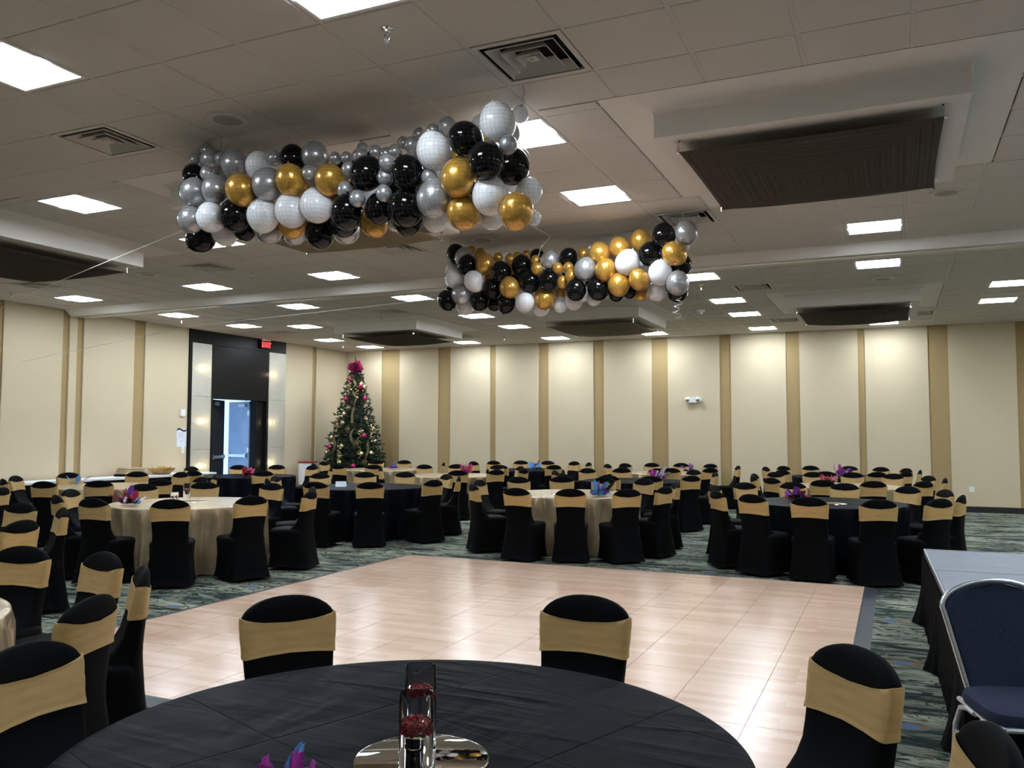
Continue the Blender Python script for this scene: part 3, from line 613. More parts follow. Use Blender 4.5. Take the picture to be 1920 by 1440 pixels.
for s in (-1, 1):
    bm = bmesh.new(); bm_tube(bm, [(s*.225, .23, 0), (s*.222, .21, .32), (s*.22, .19, .385), (s*.22, .15, .41), (s*.22, .08, .412)], .013, 8); obj('leg', bm, 'silverframe', bc)
    bm = bmesh.new(); bm_tube(bm, [(s*.225, -.27, 0), (s*.222, -.22, .30), (s*.22, -.16, .39), (s*.22, -.08, .412), (s*.22, .0, .412)], .013, 8); obj('leg', bm, 'silverframe', bc)
    bm = bmesh.new(); bm_tube(bm, [(s*.222, .215, .27), (s*.222, -.225, .27)], .009, 8); obj('stretcher', bm, 'silverframe', bc)

# ================================================================ ROUND TABLES
TABLES = {'near': (-1.225, 2.03, 'k'), 'leftedge': (-4.52, 2.1, 'g'), 'goldleft': (-7.9, 7.92, 'g'), 'farleft': (-11.55, 9.85, 'g'), 'offleft': (-7.75, 4.2, 'k'), 'offleftb': (-11.7, 6.5, 'k'), 'blackmid': (-7.75, 11.5, 'k'), 'door': (-11.75, 13.3, 'k'), 'champ': (-8.25, 15.4, 'g'), 'goldmid': (-4.2, 11.45, 'g'), 'blackbehind': (-4.36, 15.05, 'k'), 'goldfar': (-4.5, 18.35, 'g'), 'blackfar': (-7.95, 18.4, 'k'), 'blackright': (-0.78, 11.35, 'k'), 'goldright': (-0.77, 15.05, 'g'), 'farright': (-1.05, 18.2, 'k'), 'tree': (-11.1, 17.1, 'g')}
TDESC = {'near': 'nearest black table', 'leftedge': 'left-edge gold table', 'goldleft': 'front left gold table', 'farleft': 'gold table by buffet', 'offleft': 'unseen table at left', 'offleftb': 'unseen table at left', 'blackmid': 'left-centre black table', 'door': 'black table by doors', 'champ': 'gold table left of centre', 'goldmid': 'front centre gold table', 'blackbehind': 'black table behind centre', 'goldfar': 'farthest centre gold table', 'blackfar': 'farthest left-centre black table', 'blackright': 'front right black table', 'goldright': 'right gold table', 'farright': 'farthest right table', 'tree': 'gold table by tree'}
CL = {'near': 'black satin tablecloth on the nearest table at bottom of picture', 'leftedge': 'champagne tablecloth cut off by the lower left edge', 'goldleft': 'champagne satin tablecloth on the large front left table', 'farleft': 'champagne tablecloth on table in front of the white-topped buffet', 'offleft': 'black tablecloth on the table beyond the left edge', 'offleftb': 'black tablecloth on the farther table beyond the left edge', 'blackmid': 'black satin tablecloth with white card, left of centre', 'door': 'black tablecloth on the table before the open doors', 'champ': 'champagne tablecloth under the pink feather puff, left of centre', 'goldmid': 'champagne satin tablecloth on front centre table with blue mask', 'blackbehind': 'black tablecloth on table behind the front centre gold one', 'goldfar': 'champagne tablecloth on farthest table right of centre', 'blackfar': 'black tablecloth on farthest table left of centre', 'blackright': 'black satin tablecloth on the large front right table', 'goldright': 'champagne tablecloth on second table from front at right', 'farright': 'black tablecloth on farthest table at right', 'tree': 'champagne tablecloth on table in front of Christmas tree'}
RT = .914
def make_table():
    t = thing('round_table', 'x', 'table', group='round banquet tables')
    bm = bmesh.new(); bm_lathe(bm, [(.2, .735), (.905, .735), (.91, .745), (.905, .757), (.2, .757)], 64); obj('tabletop', bm, 'tan', t)
    for k in range(4):
        a = PI/4+k*PI/2; bm = bmesh.new(); bm_tube(bm, [(.55*math.cos(a), .55*math.sin(a), 0), (.5*math.cos(a), .5*math.sin(a), .735)], .016, 8); obj('leg', bm, 'steel', t)
    return t
def cloth_mesh(name, m, seed, hi):
    rnd = random.Random(seed); n = 220 if hi else 150; R = []; bm = bmesh.new(); k = rnd.choice((19, 20, 21)); ph = [rnd.uniform(0, 6.28) for _ in range(4)]
    def ring(r, z): return [(r*math.cos(2*PI*i/n), r*math.sin(2*PI*i/n), z) for i in range(n)]
    rings = [ring(r, .765) for r in (.05, .25, .5, .75, .88)] + [ring(.910, .7645), ring(.9195, .760), ring(.922, .750)]
    for j in range(1, 12):
        t_ = j/11; z = .750+(.006-.750)*t_; r = []
        for i in range(n):
            a = 2*PI*i/n
            f = math.sin(k*a+ph[0]+.9*math.sin(2*a+ph[1])) + .45*math.sin((2*k+1)*a+ph[2]) + .35*math.sin(5*a+ph[3])
            f = (1-abs(math.sin(.5*(k*a+ph[0]+.9*math.sin(2*a+ph[1])))))*2.2-.9+.3*math.sin(5*a+ph[3])+.25*math.sin((2*k+1)*a+ph[2])
            rad = .922 - .032*min(1, t_*3) + .074*(t_**.45)*f
            r.append((rad*math.cos(a), rad*math.sin(a), z))
        rings.append(r)
    bm_loft(bm, rings, (True, False)); return mesh(name, bm, m, True, 1.2)
T0 = None
GM = {}
for i, (k, (x, y, c)) in enumerate(TABLES.items()):
    if T0 is None: T0 = make_table(); tb = T0; T0.location = (x, y, 0)
    else: tb = dup(T0, (x, y, 0), 0)
    tb['label'] = ('round folding table under the ' + CL[k].replace(' tablecloth', ' cloth', 1))
    tb['label'] = ' '.join(tb['label'].split()[:16])
    o = link('tablecloth', cloth_mesh('tablecloth', 'blackcloth' if c == 'k' else 'goldcloth', i+3, i < 10), None, (x, y, 0), .4*i); tag(o, CL[k], 'tablecloth', 'floor-length round tablecloths')

# ================================================================ COVERED CHAIRS
def sect(w, yf, yr, z, n=28, e=.42, curve=0., hem=0.):
    out = []; yc, hd = (yf+yr)/2, (yf-yr)/2
    for i in range(n):
        a = 2*PI*i/n; c_, s_ = math.cos(a), math.sin(a); x = w*math.copysign(abs(c_)**e, c_); y = yc+hd*math.copysign(abs(s_)**e, s_)
        y += curve*(x/.2)**2
        q = min(1, abs(x)/w)**3*min(1, abs(y-yc)/hd)**3
        out.append((x, y, z+hem*(1-q)))
    return out
def back_prof(z):
    """(half width, front y, rear y) of the covered backrest at height z"""
    pts = [(0, .238, -.09, -.300), (.12, .222, -.09, -.278), (.3, .200, -.06, -.256), (.45, .183, .0, -.245), (.49, .179, -.05, -.243), (.54, .176, -.105, -.243), (.6, .178, -.145, -.247), (.68, .185, -.170, -.255), (.78, .195, -.195, -.264), (.84, .198, -.207, -.269), (.93, .198, -.222, -.273)]
    for a, b in zip(pts, pts[1:]):
        if z <= b[0]:
            t_ = (z-a[0])/(b[0]-a[0]); return [a[i]+(b[i]-a[i])*t_ for i in (1, 2, 3)]
    return pts[-1][1:]
def crown(z):
    w, yf, yr = back_prof(z)
    if z > .825:
        t_ = min(1, (z-.825)/.103); w *= (1-t_**2.1)**(1/2.1); d = (yf-yr)/2*(1-t_**3)**.5; yc = (yf+yr)/2; yf, yr = yc+d, yc-d
    return w, yf, yr
bm = bmesh.new(); rings = [sect(*back_prof(0), .004, hem=.035)]
for z in (.05, .12, .2, .3, .38, .45, .49, .52, .55, .6, .66, .72, .78, .82, .85, .87, .885, .9, .91, .918, .924, .9272): rings.append(sect(*crown(z), z, curve=.022*min(1, z/.6)))
bm_loft(bm, rings); me_back = mesh('back_cover', bm, 'spandex', True, 1.2)
bm = bmesh.new(); rings = [sect(.240, .232, -.285, .004, hem=.045), sect(.228, .222, -.27, .07, hem=.01)]
for z, w, yf, yr, e in ((.15, .216, .212, -.25, .4), (.28, .207, .205, -.23, .4), (.4, .212, .212, -.22, .4), (.445, .217, .219, -.22, .42), (.465, .213, .216, -.21, .45), (.478, .195, .2, -.2, .5), (.486, .15, .15, -.17, .6), (.489, .07, .06, -.1, .8)): rings.append(sect(w, yf, yr, z, e=e))
bm_loft(bm, rings); me_seat = mesh('seat_cover', bm, 'spandex', True, 1.2)
bm = bmesh.new(); rings = []
for k in range(9):
    t_ = k/8; r = []
    for (x, y, z) in sect(*crown(.7), .7, curve=.022):
        s_ = min(1, abs(x)/.185)
        z = (.692+.012*(1-s_**2)) + ((.823+.030*s_**2.2) - (.692+.012*(1-s_**2)))*t_
        w, yf, yr = crown(min(z, .86)); off_ = .005+.0007*math.sin(k*2.2) + (.003 if k in (0, 8) else 0)
        base = sect(w+off_, yf+off_, yr-off_, z, curve=.022); i = len(r); r.append(base[i])
    rings.append(r)
inner = [[(x*.975, y+(.002 if y < -.23 else -.002), z) for x, y, z in r] for r in (rings[-1], rings[0])]
bm_loft(bm, rings+inner+[rings[0]], (False, False)); me_sash = mesh('sash', bm, 'sash', True, 1.0)
def make_chair(name, label, grp):
    t = thing('covered_chair', label, 'chair', group=grp)
    link('back_cover', me_back, t); link('seat_cover', me_seat, t); link('sash', me_sash, t); return t
CHAIRS = {'near':[(-2.38,1.94,-1.5),(-0.03,2.28,1.77),(-0.3,2.86,2.31),(-1.22,3.25,3.14),(-2.19,2.8,-2.24)],
'leftedge':[(-3.35,2.52,1.91),(-3.72,3.09,2.46),(-4.24,3.33,2.92),(-4.81,3.31,-2.91)],
'goldleft':[(-9.04,7.42,-1.16),(-8.42,6.79,-0.43),(-7.79,6.66,0.09),(-7.05,6.84,0.66),(-6.69,7.47,1.22),(-6.65,8.3,1.87),(-7.03,8.81,2.37),(-7.87,9.16,3.12),(-8.75,9,-2.47),(-9.11,8.41,-1.96)],
'farleft':[(-12.66,9.29,-1.1),(-12.08,8.72,-0.44),(-11.12,8.54,0.32),(-10.68,8.96,0.77),(-10.22,9.49,1.3),(-10.21,10.17,1.8),(-10.49,10.72,2.26),(-11.51,11.09,3.11),(-12.21,10.91,-2.59),(-12.85,10.24,-1.86)],
'offleft':[(-6.55,4.52,1.83),(-7.14,5.29,2.63),(-7.83,5.45,-3.08)],
'offleftb':[(-10.5,7.06,2.01)],
'blackmid':[(-8.91,11.04,-1.19),(-8.62,10.54,-0.74),(-7.56,10.14,0.14),(-6.94,10.39,0.63),(-6.48,11.12,1.28),(-6.64,12.07,2.04),(-7.08,12.55,2.58),(-7.95,12.86,-3),(-8.48,12.56,-2.54),(-8.89,12,-1.98)],
'door':[(-12.99,13.27,-1.55),(-11.72,12.06,0.02),(-10.7,12.45,0.89),(-10.62,14.08,2.17),(-11.43,14.64,2.9),(-12.13,14.49,-2.83),(-12.7,14.12,-2.28)],
'champ':[(-9.34,14.79,-1.06),(-7.58,14.29,0.54),(-7.14,14.78,1.06),(-6.88,15.32,1.51),(-7.39,16.32,2.39),(-7.99,16.61,2.93),(-8.85,16.64,-2.69),(-9.31,16.21,-2.22)],
'goldmid':[(-5.44,11.41,-1.54),(-5.12,10.61,-0.83),(-4.37,10.14,-0.13),(-3.8,10.27,0.33),(-3.23,10.48,0.79),(-3,11.12,1.3),(-3.08,11.99,2.02),(-3.63,12.56,2.67),(-4.22,12.69,-3.13),(-4.82,12.68,-2.67),(-5.3,12.28,-2.22)],
'blackbehind':[(-5.6,14.92,-1.46),(-5.15,14.09,-0.69),(-4.36,13.81,0),(-3.75,13.82,0.46),(-3.27,14.21,0.91),(-3.2,15.5,1.94),(-3.65,16.11,2.55),(-4.33,16.42,3.12),(-4.93,16.3,-2.71),(-5.42,15.92,-2.26)],
'goldfar':[(-5.05,17.23,-0.46),(-4.18,17.15,0.26),(-3.59,17.5,0.82),(-3.34,18.8,1.94),(-3.97,19.48,2.71),(-4.59,19.68,-3.08),(-5.13,19.46,-2.62),(-5.55,19.02,-2.14),(-5.74,18.49,-1.68)],
'blackfar':[(-7.93,17.17,0.02),(-7,17.54,0.83),(-6.88,19.2,2.21),(-7.35,19.64,2.69),(-7.98,19.68,-3.12),(-8.58,19.62,-2.67),(-9.05,19.22,-2.21),(-9.23,18.64,-1.75)],
'blackright':[(-1.81,10.66,-0.98),(-1.4,10.27,-0.52),(-0.86,10.11,-0.07),(-0.26,10.08,0.39),(0.25,10.44,0.84),(0.45,11.06,1.34),(0.35,11.87,2),(-0,12.32,2.47),(-0.68,12.63,3.06),(-1.27,12.59,-2.76),(-1.8,12.28,-2.31),(-2.01,11.55,-1.73)],
'goldright':[(-1.94,14.62,-1.22),(-1.63,14.15,-0.76),(-0.97,13.82,-0.16),(-0.38,13.87,0.32),(0.2,14.15,0.82),(0.47,15.08,1.59),(0.3,15.69,2.11),(-0.15,16.15,2.63),(-0.72,16.29,3.11),(-1.28,16.19,-2.72),(-1.83,15.93,-2.27),(-2.02,15.22,-1.71)],
'farright':[(-1.84,17.23,-0.68),(-1.16,16.96,-0.09),(-0.43,17.12,0.52),(-0.02,17.5,0.97),(0.19,18.22,1.59),(-0,18.87,2.14),(-0.4,19.26,2.6),(-0.94,19.44,3.05),(-1.59,19.32,-2.69),(-2.03,18.97,-2.24),(-2.27,18.46,-1.78)],
'tree':[(-12.47,17.04,-1.53),(-11.94,16.01,-0.66),(-11.17,15.74,-0.05),(-10.54,15.99,0.47),(-9.98,17.63,2.01),(-11.38,18.45,-2.94),(-11.91,18.15,-2.48)]}
C0 = None; G_ = 'black spandex-covered chairs with gold sashes'
for k, lst in CHAIRS.items():
    tx, ty, _ = TABLES[k]; tw = px((tx, ty, .9)); td = Vector((tx, ty, 0)).dot(CF) if tw is None else tw[2]
    info = []
    for (x, y, rz) in lst:
        q = px((x, y, .9)); info.append((q[2] > td, q[0], x, y, rz))
    for far in (False, True):
        side = sorted(i for i in info if i[0] == far)
        for j, (_, _, x, y, rz) in enumerate(side):
            pos = 'only one' if len(side) == 1 else ordinal(j, len(side))
            lab = f"black chair, gold sash, {pos} on {'far' if far else 'near'} side of {TDESC[k]}"
            if k == 'offleftb': lab = 'black chair with gold sash cut off by left edge, before the buffet'
            if C0 is None: C0 = make_chair('covered_chair', lab, G_); C0.location = (x, y, 0); C0.rotation_euler = (0, 0, rz)
            else: dup(C0, (x, y, 0), rz, lab)

# ================================================================ TABLE SETTINGS
ZT = .7655
def vase(x, y, h, r, lab, fill, group, detail):
    t = thing('cylinder_vase', lab, 'vase', (x, y, ZT + (.005 if detail else 0)), 0, 'cylinder vases with floating cranberries'); n = 40 if detail else 16
    bm = bmesh.new(); bm_lathe(bm, [(r*.9, 0), (r, .004), (r, h-.002), (r-.0012, h), (r-.0026, h-.001), (r-.0026, .005), (.006, .0045)], n); obj('glass_wall', bm, 'glass', t)
    bm = bmesh.new(); bm_lathe(bm, [(r-.0018, .0048), (r-.0018, fill)], n); obj('water', bm, 'water', t)
    rnd = random.Random(int(h*1e4)); pos = []
    tries = 0; br = .0068 if detail else .009; want = 66 if detail else 10
    while len(pos) < want and tries < 6000:
        tries += 1; a = rnd.uniform(0, 6.28); q = (r-.004-br)*math.sqrt(rnd.random()); z = fill-.003-.0095*(len(pos)//(want//3+1))+rnd.uniform(-.002, .002)
        p = Vector((q*math.cos(a), q*math.sin(a), z))
        if all((p-o_).length > 1.45*br for o_ in pos): pos.append(p)
    me = None
    for p in pos:
        if me is None:
            bm = bmesh.new(); bm_sphere(bm, (0, 0, 0), br, 10, 7, (1, 1, .93)); me = mesh('cranberry', bm, 'berry')
        c = link('cranberry', me, None, (x+p.x, y+p.y, t.location.z+p.z)); tag(c, 'dark red cranberry floating in the ' + group, 'cranberry', 'cranberries in the ' + group)
vase(-1.197, 2.052, .213, .0425, 'rear clear cylinder vase with cranberries on near black table', .150, 'rear vase on the near table', True)
vase(-1.108, 1.878, .200, .0428, 'front clear cylinder vase with cranberries on near black table', .128, 'front vase on the near table', True)
bm = bmesh.new(); bm_lathe(bm, [(.173, 0), (.177, .002), (.175, .005), (.172, .0055)], 72); t = obj('mirror_disc', bm, 'mirror', loc=(-1.15, 1.98, ZT-.0005)); tag(t, 'round mirror disc under the vases on the near black table', 'mirror')
vase(-8.10, 8.07, .22, .045, 'taller cylinder vase with cranberries on front left gold table', .15, 'taller vase on front left gold table', False)
vase(-8.13, 7.90, .12, .05, 'short cylinder vase with cranberries on front left gold table', .07, 'short vase on front left gold table', False)
bm = bmesh.new(); bm_lathe(bm, [(.17, 0), (.174, .002), (.17, .005)], 40); t = obj('mirror_disc', bm, 'mirror', loc=(-7.95, 8.02, ZT)); tag(t, 'round mirror disc on the front left gold table', 'mirror')
bm = bmesh.new(); bm_lathe(bm, [(.17, 0), (.174, .002), (.17, .005)], 40); t = obj('mirror_disc', bm, 'mirror', loc=(-.72, 11.15, ZT)); tag(t, 'round mirror disc on the front right black table', 'mirror')
bm = bmesh.new(); bm_lathe(bm, [(.17, 0), (.174, .002), (.17, .005)], 40); t = obj('mirror_disc', bm, 'mirror', loc=(-4.3, 11.3, ZT)); tag(t, 'round mirror disc on the front centre gold table', 'mirror')
def feather_bm(L_, w, bend, seed):
    rnd = random.Random(seed); bm = bmesh.new(); n = 9; mid = []
    for i in range(n+1):
        t_ = i/n; mid.append(Vector((bend*L_*t_*t_, 0, L_*t_*(1-.15*t_*abs(bend)))))
    bm_tube(bm, mid, [.0016*(1-.8*i/n) for i in range(n+1)], 5)
    for s in (-1, 1):
        for i in range(1, 3*n):
            t_ = i/(3*n); k = t_*n; a = int(k); p = mid[a].lerp(mid[min(a+1, n)], k-a)
            wd = w*math.sin(PI*min(1, t_*.85+.12))**.7*rnd.uniform(.75, 1.1); q = p+Vector((.12*wd, s*wd, .75*wd)); d = Vector((0, 0, L_/(3*n)*.9))
            v_ = [bm.verts.new(c) for c in (p, p+d, q+d*1.2+Vector((.004, 0, 0)), q)]; bm.faces.new(v_)
            u_ = [bm.verts.new(Vector(c.co)+Vector((.0012, 0, 0))) for c in v_]; bm.faces.new(u_[::-1])
    return bm
def mask_piece(x, y, lab, cols, mask_m, seed, big=1., rz=0., z=ZT):
    t = thing('feather_mask', lab, 'feather mask', (x, y, z), rz, 'feathered masquerade masks'); rnd = random.Random(seed)
    if mask_m:
        bm = bmesh.new(); n = 14; rows_ = []
        for j in range(5):
            r = []
            for i in range(n+1):
                u = i/n*2-1; hw = .042*(1-.25*u*u)+.008*math.cos(3*u); zz = .012+.02+(j/4*2-1)*hw*.55; r.append(bm.verts.new((u*.105*big, -.075*(1-u*u)*big+.02+.012*math.cos((j/4*2-1)*1.4), zz+.018)))
            rows_.append(r)
        for j in range(4):
            for i in range(n):
                if j in (1, 2) and i in (3, 4, 9, 10): continue
                bm.faces.new((rows_[j][i], rows_[j][i+1], rows_[j+1][i+1], rows_[j+1][i]))
        bmesh.ops.solidify(bm, geom=bm.faces[:], thickness=.004); obj('mask', bm, mask_m, t)
    for k in range(len(cols)):
        a = (k+.5)/len(cols)*2-1; bm = feather_bm(rnd.uniform(.13, .19)*big, rnd.uniform(.028, .04)*big, rnd.uniform(-.3, .5), seed*31+k)
        bmesh.ops.rotate(bm, verts=bm.verts, matrix=Matrix.Rotation(rnd.uniform(-.5, .7), 3, 'X')); bmesh.ops.rotate(bm, verts=bm.verts, matrix=Matrix.Rotation(a*.9, 3, 'Y')); bmesh.ops.rotate(bm, verts=bm.verts, matrix=Matrix.Rotation(rnd.uniform(-1.4, 1.4), 3, 'Z'))
        bmesh.ops.translate(bm, verts=bm.verts, vec=(a*.05*big, .02, .012)); obj('feather', bm, cols[k], t, False)
    if len(cols) >= 4:          # short downy feathers filling out the bunch
        for k in range(len(cols)*2):
            bm = feather_bm(rnd.uniform(.07, .12)*big, rnd.uniform(.025, .035)*big, rnd.uniform(-.5, .6), seed*77+k)
            bmesh.ops.rotate(bm, verts=bm.verts, matrix=Matrix.Rotation(rnd.uniform(.1, 1.35), 3, 'X')); bmesh.ops.rotate(bm, verts=bm.verts, matrix=Matrix.Rotation(rnd.uniform(0, 6.28), 3, 'Z'))
            bmesh.ops.translate(bm, verts=bm.verts, vec=(rnd.uniform(-.03, .03)*big, rnd.uniform(-.02, .03), .02)); obj('feather', bm, cols[k % len(cols)], t, False)
    return t
A_, B_, R_, P_, K_, Wt = 'f_magenta', 'f_blue', 'f_red', 'f_purple', 'f_pink', 'f_white'
mask_piece(-1.29, 1.60, 'magenta and blue feathers at bottom edge on nearest black table', [A_, A_, B_, A_, B_, A_, B_], 'black', 1, .66, .2)
mask_piece(-8.28, 7.36, 'black mask with pink, red and blue feathers on front left table', [R_, R_, K_, P_, B_, R_, Wt], 'black', 2, 1.15, .5)
mask_piece(-11.95, 9.55, 'mask with blue and purple feathers on gold table by buffet', [B_, B_, P_], 'gball', 3, 1.25, .3)
mask_piece(-11.45, 12.95, 'crimson feather puff on the black table by doors', [R_, R_, K_, R_, K_, R_, R_], 'black', 4, 1.2)
mask_piece(-8.15, 15.75, 'pink feather puff on the gold table left of centre', [K_]*12, None, 5, 1.25)
mask_piece(-3.68, 11.1, 'blue striped mask with blue feathers on front centre gold table', [B_, B_, B_, P_, B_, 'black', P_], 'f_blue', 6, 1.25, .4)
mask_piece(-3.98, 15.35, 'magenta and white feathers on black table behind centre', [A_, A_, A_, P_, Wt, A_, Wt], 'f_purple', 7, 1.5, .2)
mask_piece(-4.1, 18.55, 'purple feather plume on farthest centre gold table', [P_, P_, P_], 'black', 8, 1.4, .9)
mask_piece(-1.15, 11.45, 'purple and red feathers on the front right black table', [P_, R_, P_, R_, P_, R_, P_], 'black', 9, 1.15)
mask_piece(-1.05, 15.3, 'red feather puff on the right gold table', [R_, K_, R_, R_, K_], 'black', 10, 1.0)
mask_piece(-1.0, 18.35, 'magenta feathers on the farthest right table', [A_, A_, A_, P_, A_], 'f_purple', 11, 1.5)
mask_piece(-10.75, 17.05, 'violet feather mask on gold table by Christmas tree', [P_, P_, 'f_blue'], 'f_purple', 12, 1.2)
mask_piece(-7.55, 18.1, 'blue feathers with a red tip on farthest left-centre table', [B_, B_, R_, B_], 'black', 13, 1.4)
t = thing('table_card', 'white folded card on the left-centre black table', 'card', (-8.05, 11.25, ZT), .5)
for s in (-1, 1):
    bm = bmesh.new(); bm_loft(bm, [[(-.085, s*.03, 0), (.085, s*.03, 0), (.085, s*.028, 0), (-.085, s*.028, 0)], [(-.085, 0, .085), (.085, 0, .085), (.085, -s*.002, .085), (-.085, -s*.002, .085)]]); obj('card_face', bm, 'paper', t, False)

# ================================================================ BUFFET ALONG THE LEFT WALL
bt = thing('buffet_table', 'long narrow white-topped buffet table along the left wall', 'table', (-13.78, 10.3, 0))
for k in range(4):
    box('table_top', (-.30, -3.7+k*1.93, .72), (.26, -3.7+k*1.93+1.925, .76), 'linen', bt, .004)
    for s in (-1, 1):
        for x in (-.2, .17):
            bm = bmesh.new(); bm_tube(bm, [(x, -2.74+k*1.93+s*.8, 0), (x, -2.74+k*1.93+s*.8, .72)], .016, 6); obj('leg', bm, 'steel', bt)
o = obj('buffet_skirt', pleated([(.262, -3.7), (.262, 4.03), (-.28, 4.03)][::-1], .004, .715, 300, .010, .012, 8), 'skirt'); o.location = (-13.78, 10.3, 0); tag(o, 'black pleated skirt hanging from the white buffet top', 'table skirt')
for k in range(4):
    bm = bmesh.new(); w = .26-.012*k
    prof = [(w*math.copysign(abs(math.cos(a))**.3, math.cos(a)), .17*math.copysign(abs(math.sin(a))**.3, math.sin(a))) for a in [2*PI*i/28 for i in range(28)]]
    bm_loft(bm, [[(y+.01*math.sin(k*2), x, z) for x, y in [(p[0]*s, p[1]*s) for p in prof]] for z, s in ((0, .97), (.012, 1), (.03, 1), (.04, .96))]); t = obj('folded_cloth', bm, 'skirt' if k == 0 else 'goldcloth', loc=(-13.82, 12.25+.02*k, .76+k*.041)); tag(t, ['folded black cloth at the bottom of the buffet stack', 'folded gold cloth resting on the folded black cloth', 'folded gold cloth in middle of the buffet stack', 'topmost folded gold cloth of the stack on the buffet'][k], 'cloth', 'folded cloths stacked on the buffet')
t = thing('gold_basket', 'round gold sequinned basket beside the folded cloths on buffet', 'basket', (-13.8, 13.05, .76))
bm = bmesh.new(); bm_lathe(bm, [(.05, 0), (.16, .01), (.26, .10), (.27, .13), (.255, .125), (.15, .03), (.04, .02)], 32); obj('bowl', bm, 'sash', t)
bm = bmesh.new(); rnd = random.Random(3)
for k in range(70):
    a = rnd.uniform(0, 6.28); q = rnd.uniform(.0, .22); bm_sphere(bm, (q*math.cos(a), q*math.sin(a), .10+rnd.uniform(0, .05)), rnd.uniform(.012, .022), 6, 4)
o = obj('sequin_filling', bm, 'sequin', t); o['kind'] = 'stuff'
t = thing('waste_bin', 'red-rimmed waste bin with white liner near Christmas tree', 'bin', (-13.75, 17.75, 0))
bm = bmesh.new(); bm_lathe(bm, [(.17, 0), (.21, .84), (.20, .84), (.16, .02)], 28); obj('bin_body', bm, 'red', t)
bm = bmesh.new(); n = 40; bm_loft(bm, [[(r*(1+.04*math.sin(7*a+z*9))*math.cos(a), r*(1+.04*math.sin(7*a+z*9))*math.sin(a), z) for a in [2*PI*i/n for i in range(n)]] for r, z in ((.212, .30), (.222, .4), (.225, .6), (.228, .80), (.222, .855))], (False, False)); obj('bin_liner', bm, 'binbag', t)
bm = bmesh.new(); bm_lathe(bm, [(.222, .85), (.245, .855), (.25, .885), (.235, .89), (.215, .87), (.222, .85)], 32, cap=(False, False)); obj('rim', bm, 'red', t)

# ================================================================ CHRISTMAS TREE
TX, TY = -13.08, 18.86
t = thing('christmas_tree', 'tall decorated Christmas tree in the far left corner', 'tree', (TX, TY, 0))
bm = bmesh.new(); bm_lathe(bm, [(.06, .12), (.04, 1.8), (.012, 3.5)], 10); obj('trunk', bm, 'trunk', t)
bm = bmesh.new(); bm_lathe(bm, [(.30, 0), (.28, .05), (.08, .14)], 20); obj('stand', bm, 'black', t)
def tree_r(z): return .95*(1-(z-.25)/3.25)**.92+.03
rnd = random.Random(11); bm = bmesh.new()
z = .3
while z < 3.45:
    R_t = tree_r(z); nb = max(5, int(26*R_t))
    for k in range(nb):
        a = 2*PI*(k+rnd.random()*.8)/nb; ln = R_t*rnd.uniform(.82, 1.08); tilt = rnd.uniform(-.05, .22)
        d = Vector((math.cos(a), math.sin(a), 0)); up = Vector((0, 0, 1)); side = Vector((-d.y, d.x, 0))
        steps = max(3, int(ln/.085))
        for s in range(1, steps+1):
            q = s/steps; p = Vector((0, 0, z)) + d*ln*q + up*(tilt*ln*q - .16*ln*q*q)
            for h in range(6):
                ax = (d*rnd.uniform(.2, 1) + side*rnd.uniform(-1, 1) + up*rnd.uniform(-.7, .5)).normalized(); l_ = rnd.uniform(.06, .12); wv = ax.cross(Vector((rnd.random()-.5, rnd.random()-.5, rnd.random()-.5))).normalized()*.018
                vs = [bm.verts.new(c) for c in (p-wv, p+wv, p+ax*l_+wv*.3, p+ax*l_-wv*.3)]; bm.faces.new(vs)
    z += .085
o = obj('foliage', bm, 'needle', t, False); o['kind'] = 'stuff'
bm = bmesh.new(); bm_lathe(bm, [(max(.02, tree_r(z_)*(.62 if k_ % 2 else .45)), z_) for k_, z_ in enumerate([.3+.1*q_ for q_ in range(32)])], 18); obj('inner_branches', bm, 'needle', t)
def on_tree(pxx, pyy, back=.02):
    """point on the tree's cone facing the room at the height/side noted from the photo"""
    z = H + 22.3*(807.5-pyy)/1590.89 ; s = (pxx-660)/1590.89*22.3; r = tree_r(min(3.4, max(.3, z)))+back; s = max(-r*.98, min(r*.98, s))
    d = Vector((TX, TY, 0)).normalized(); sd = Vector((d.y, -d.x, 0)); p = Vector((TX, TY, z)) + sd*s - d*math.sqrt(max(0, r*r-s*s)); return p
def bauble(pt, r, m, lab, grp):
    bm = bmesh.new(); bm_sphere(bm, (0, 0, 0), r, 16, 10); o = obj('bauble', bm, m); o.location = pt; tag(o, lab, 'ornament', grp)
    bm = bmesh.new(); bm_lathe(bm, [(.012, r-.004), (.012, r+.014), (.004, r+.018)], 8); obj('cap', bm, 'gball', o)
gold = [(676, 722), (671, 715.5), (647, 692), (640, 772), (680, 782), (638, 789), (618, 816), (637, 832), (609, 844), (672, 845.5), (690, 844.5), (633, 861), (694, 800)]
pink = [(650, 708), (678, 743), (643, 744.5), (677, 813), (615, 834), (658, 868), (669, 721)]
for i, p in enumerate(sorted(gold, key=lambda q: q[1])): bauble(on_tree(*p), .062, 'gball', f'gold bauble on Christmas tree, {ORD[i]} gold one from the top', 'gold baubles on the tree')
for i, p in enumerate(sorted(pink, key=lambda q: q[1])): bauble(on_tree(*p), .07, 'pball', f'magenta bauble on Christmas tree, {ORD[i]} magenta one from the top', 'magenta baubles on the tree')
snow = [(647, 760), (647, 800), (671, 804), (663, 826), (695, 822), (634, 849), (678, 860)]
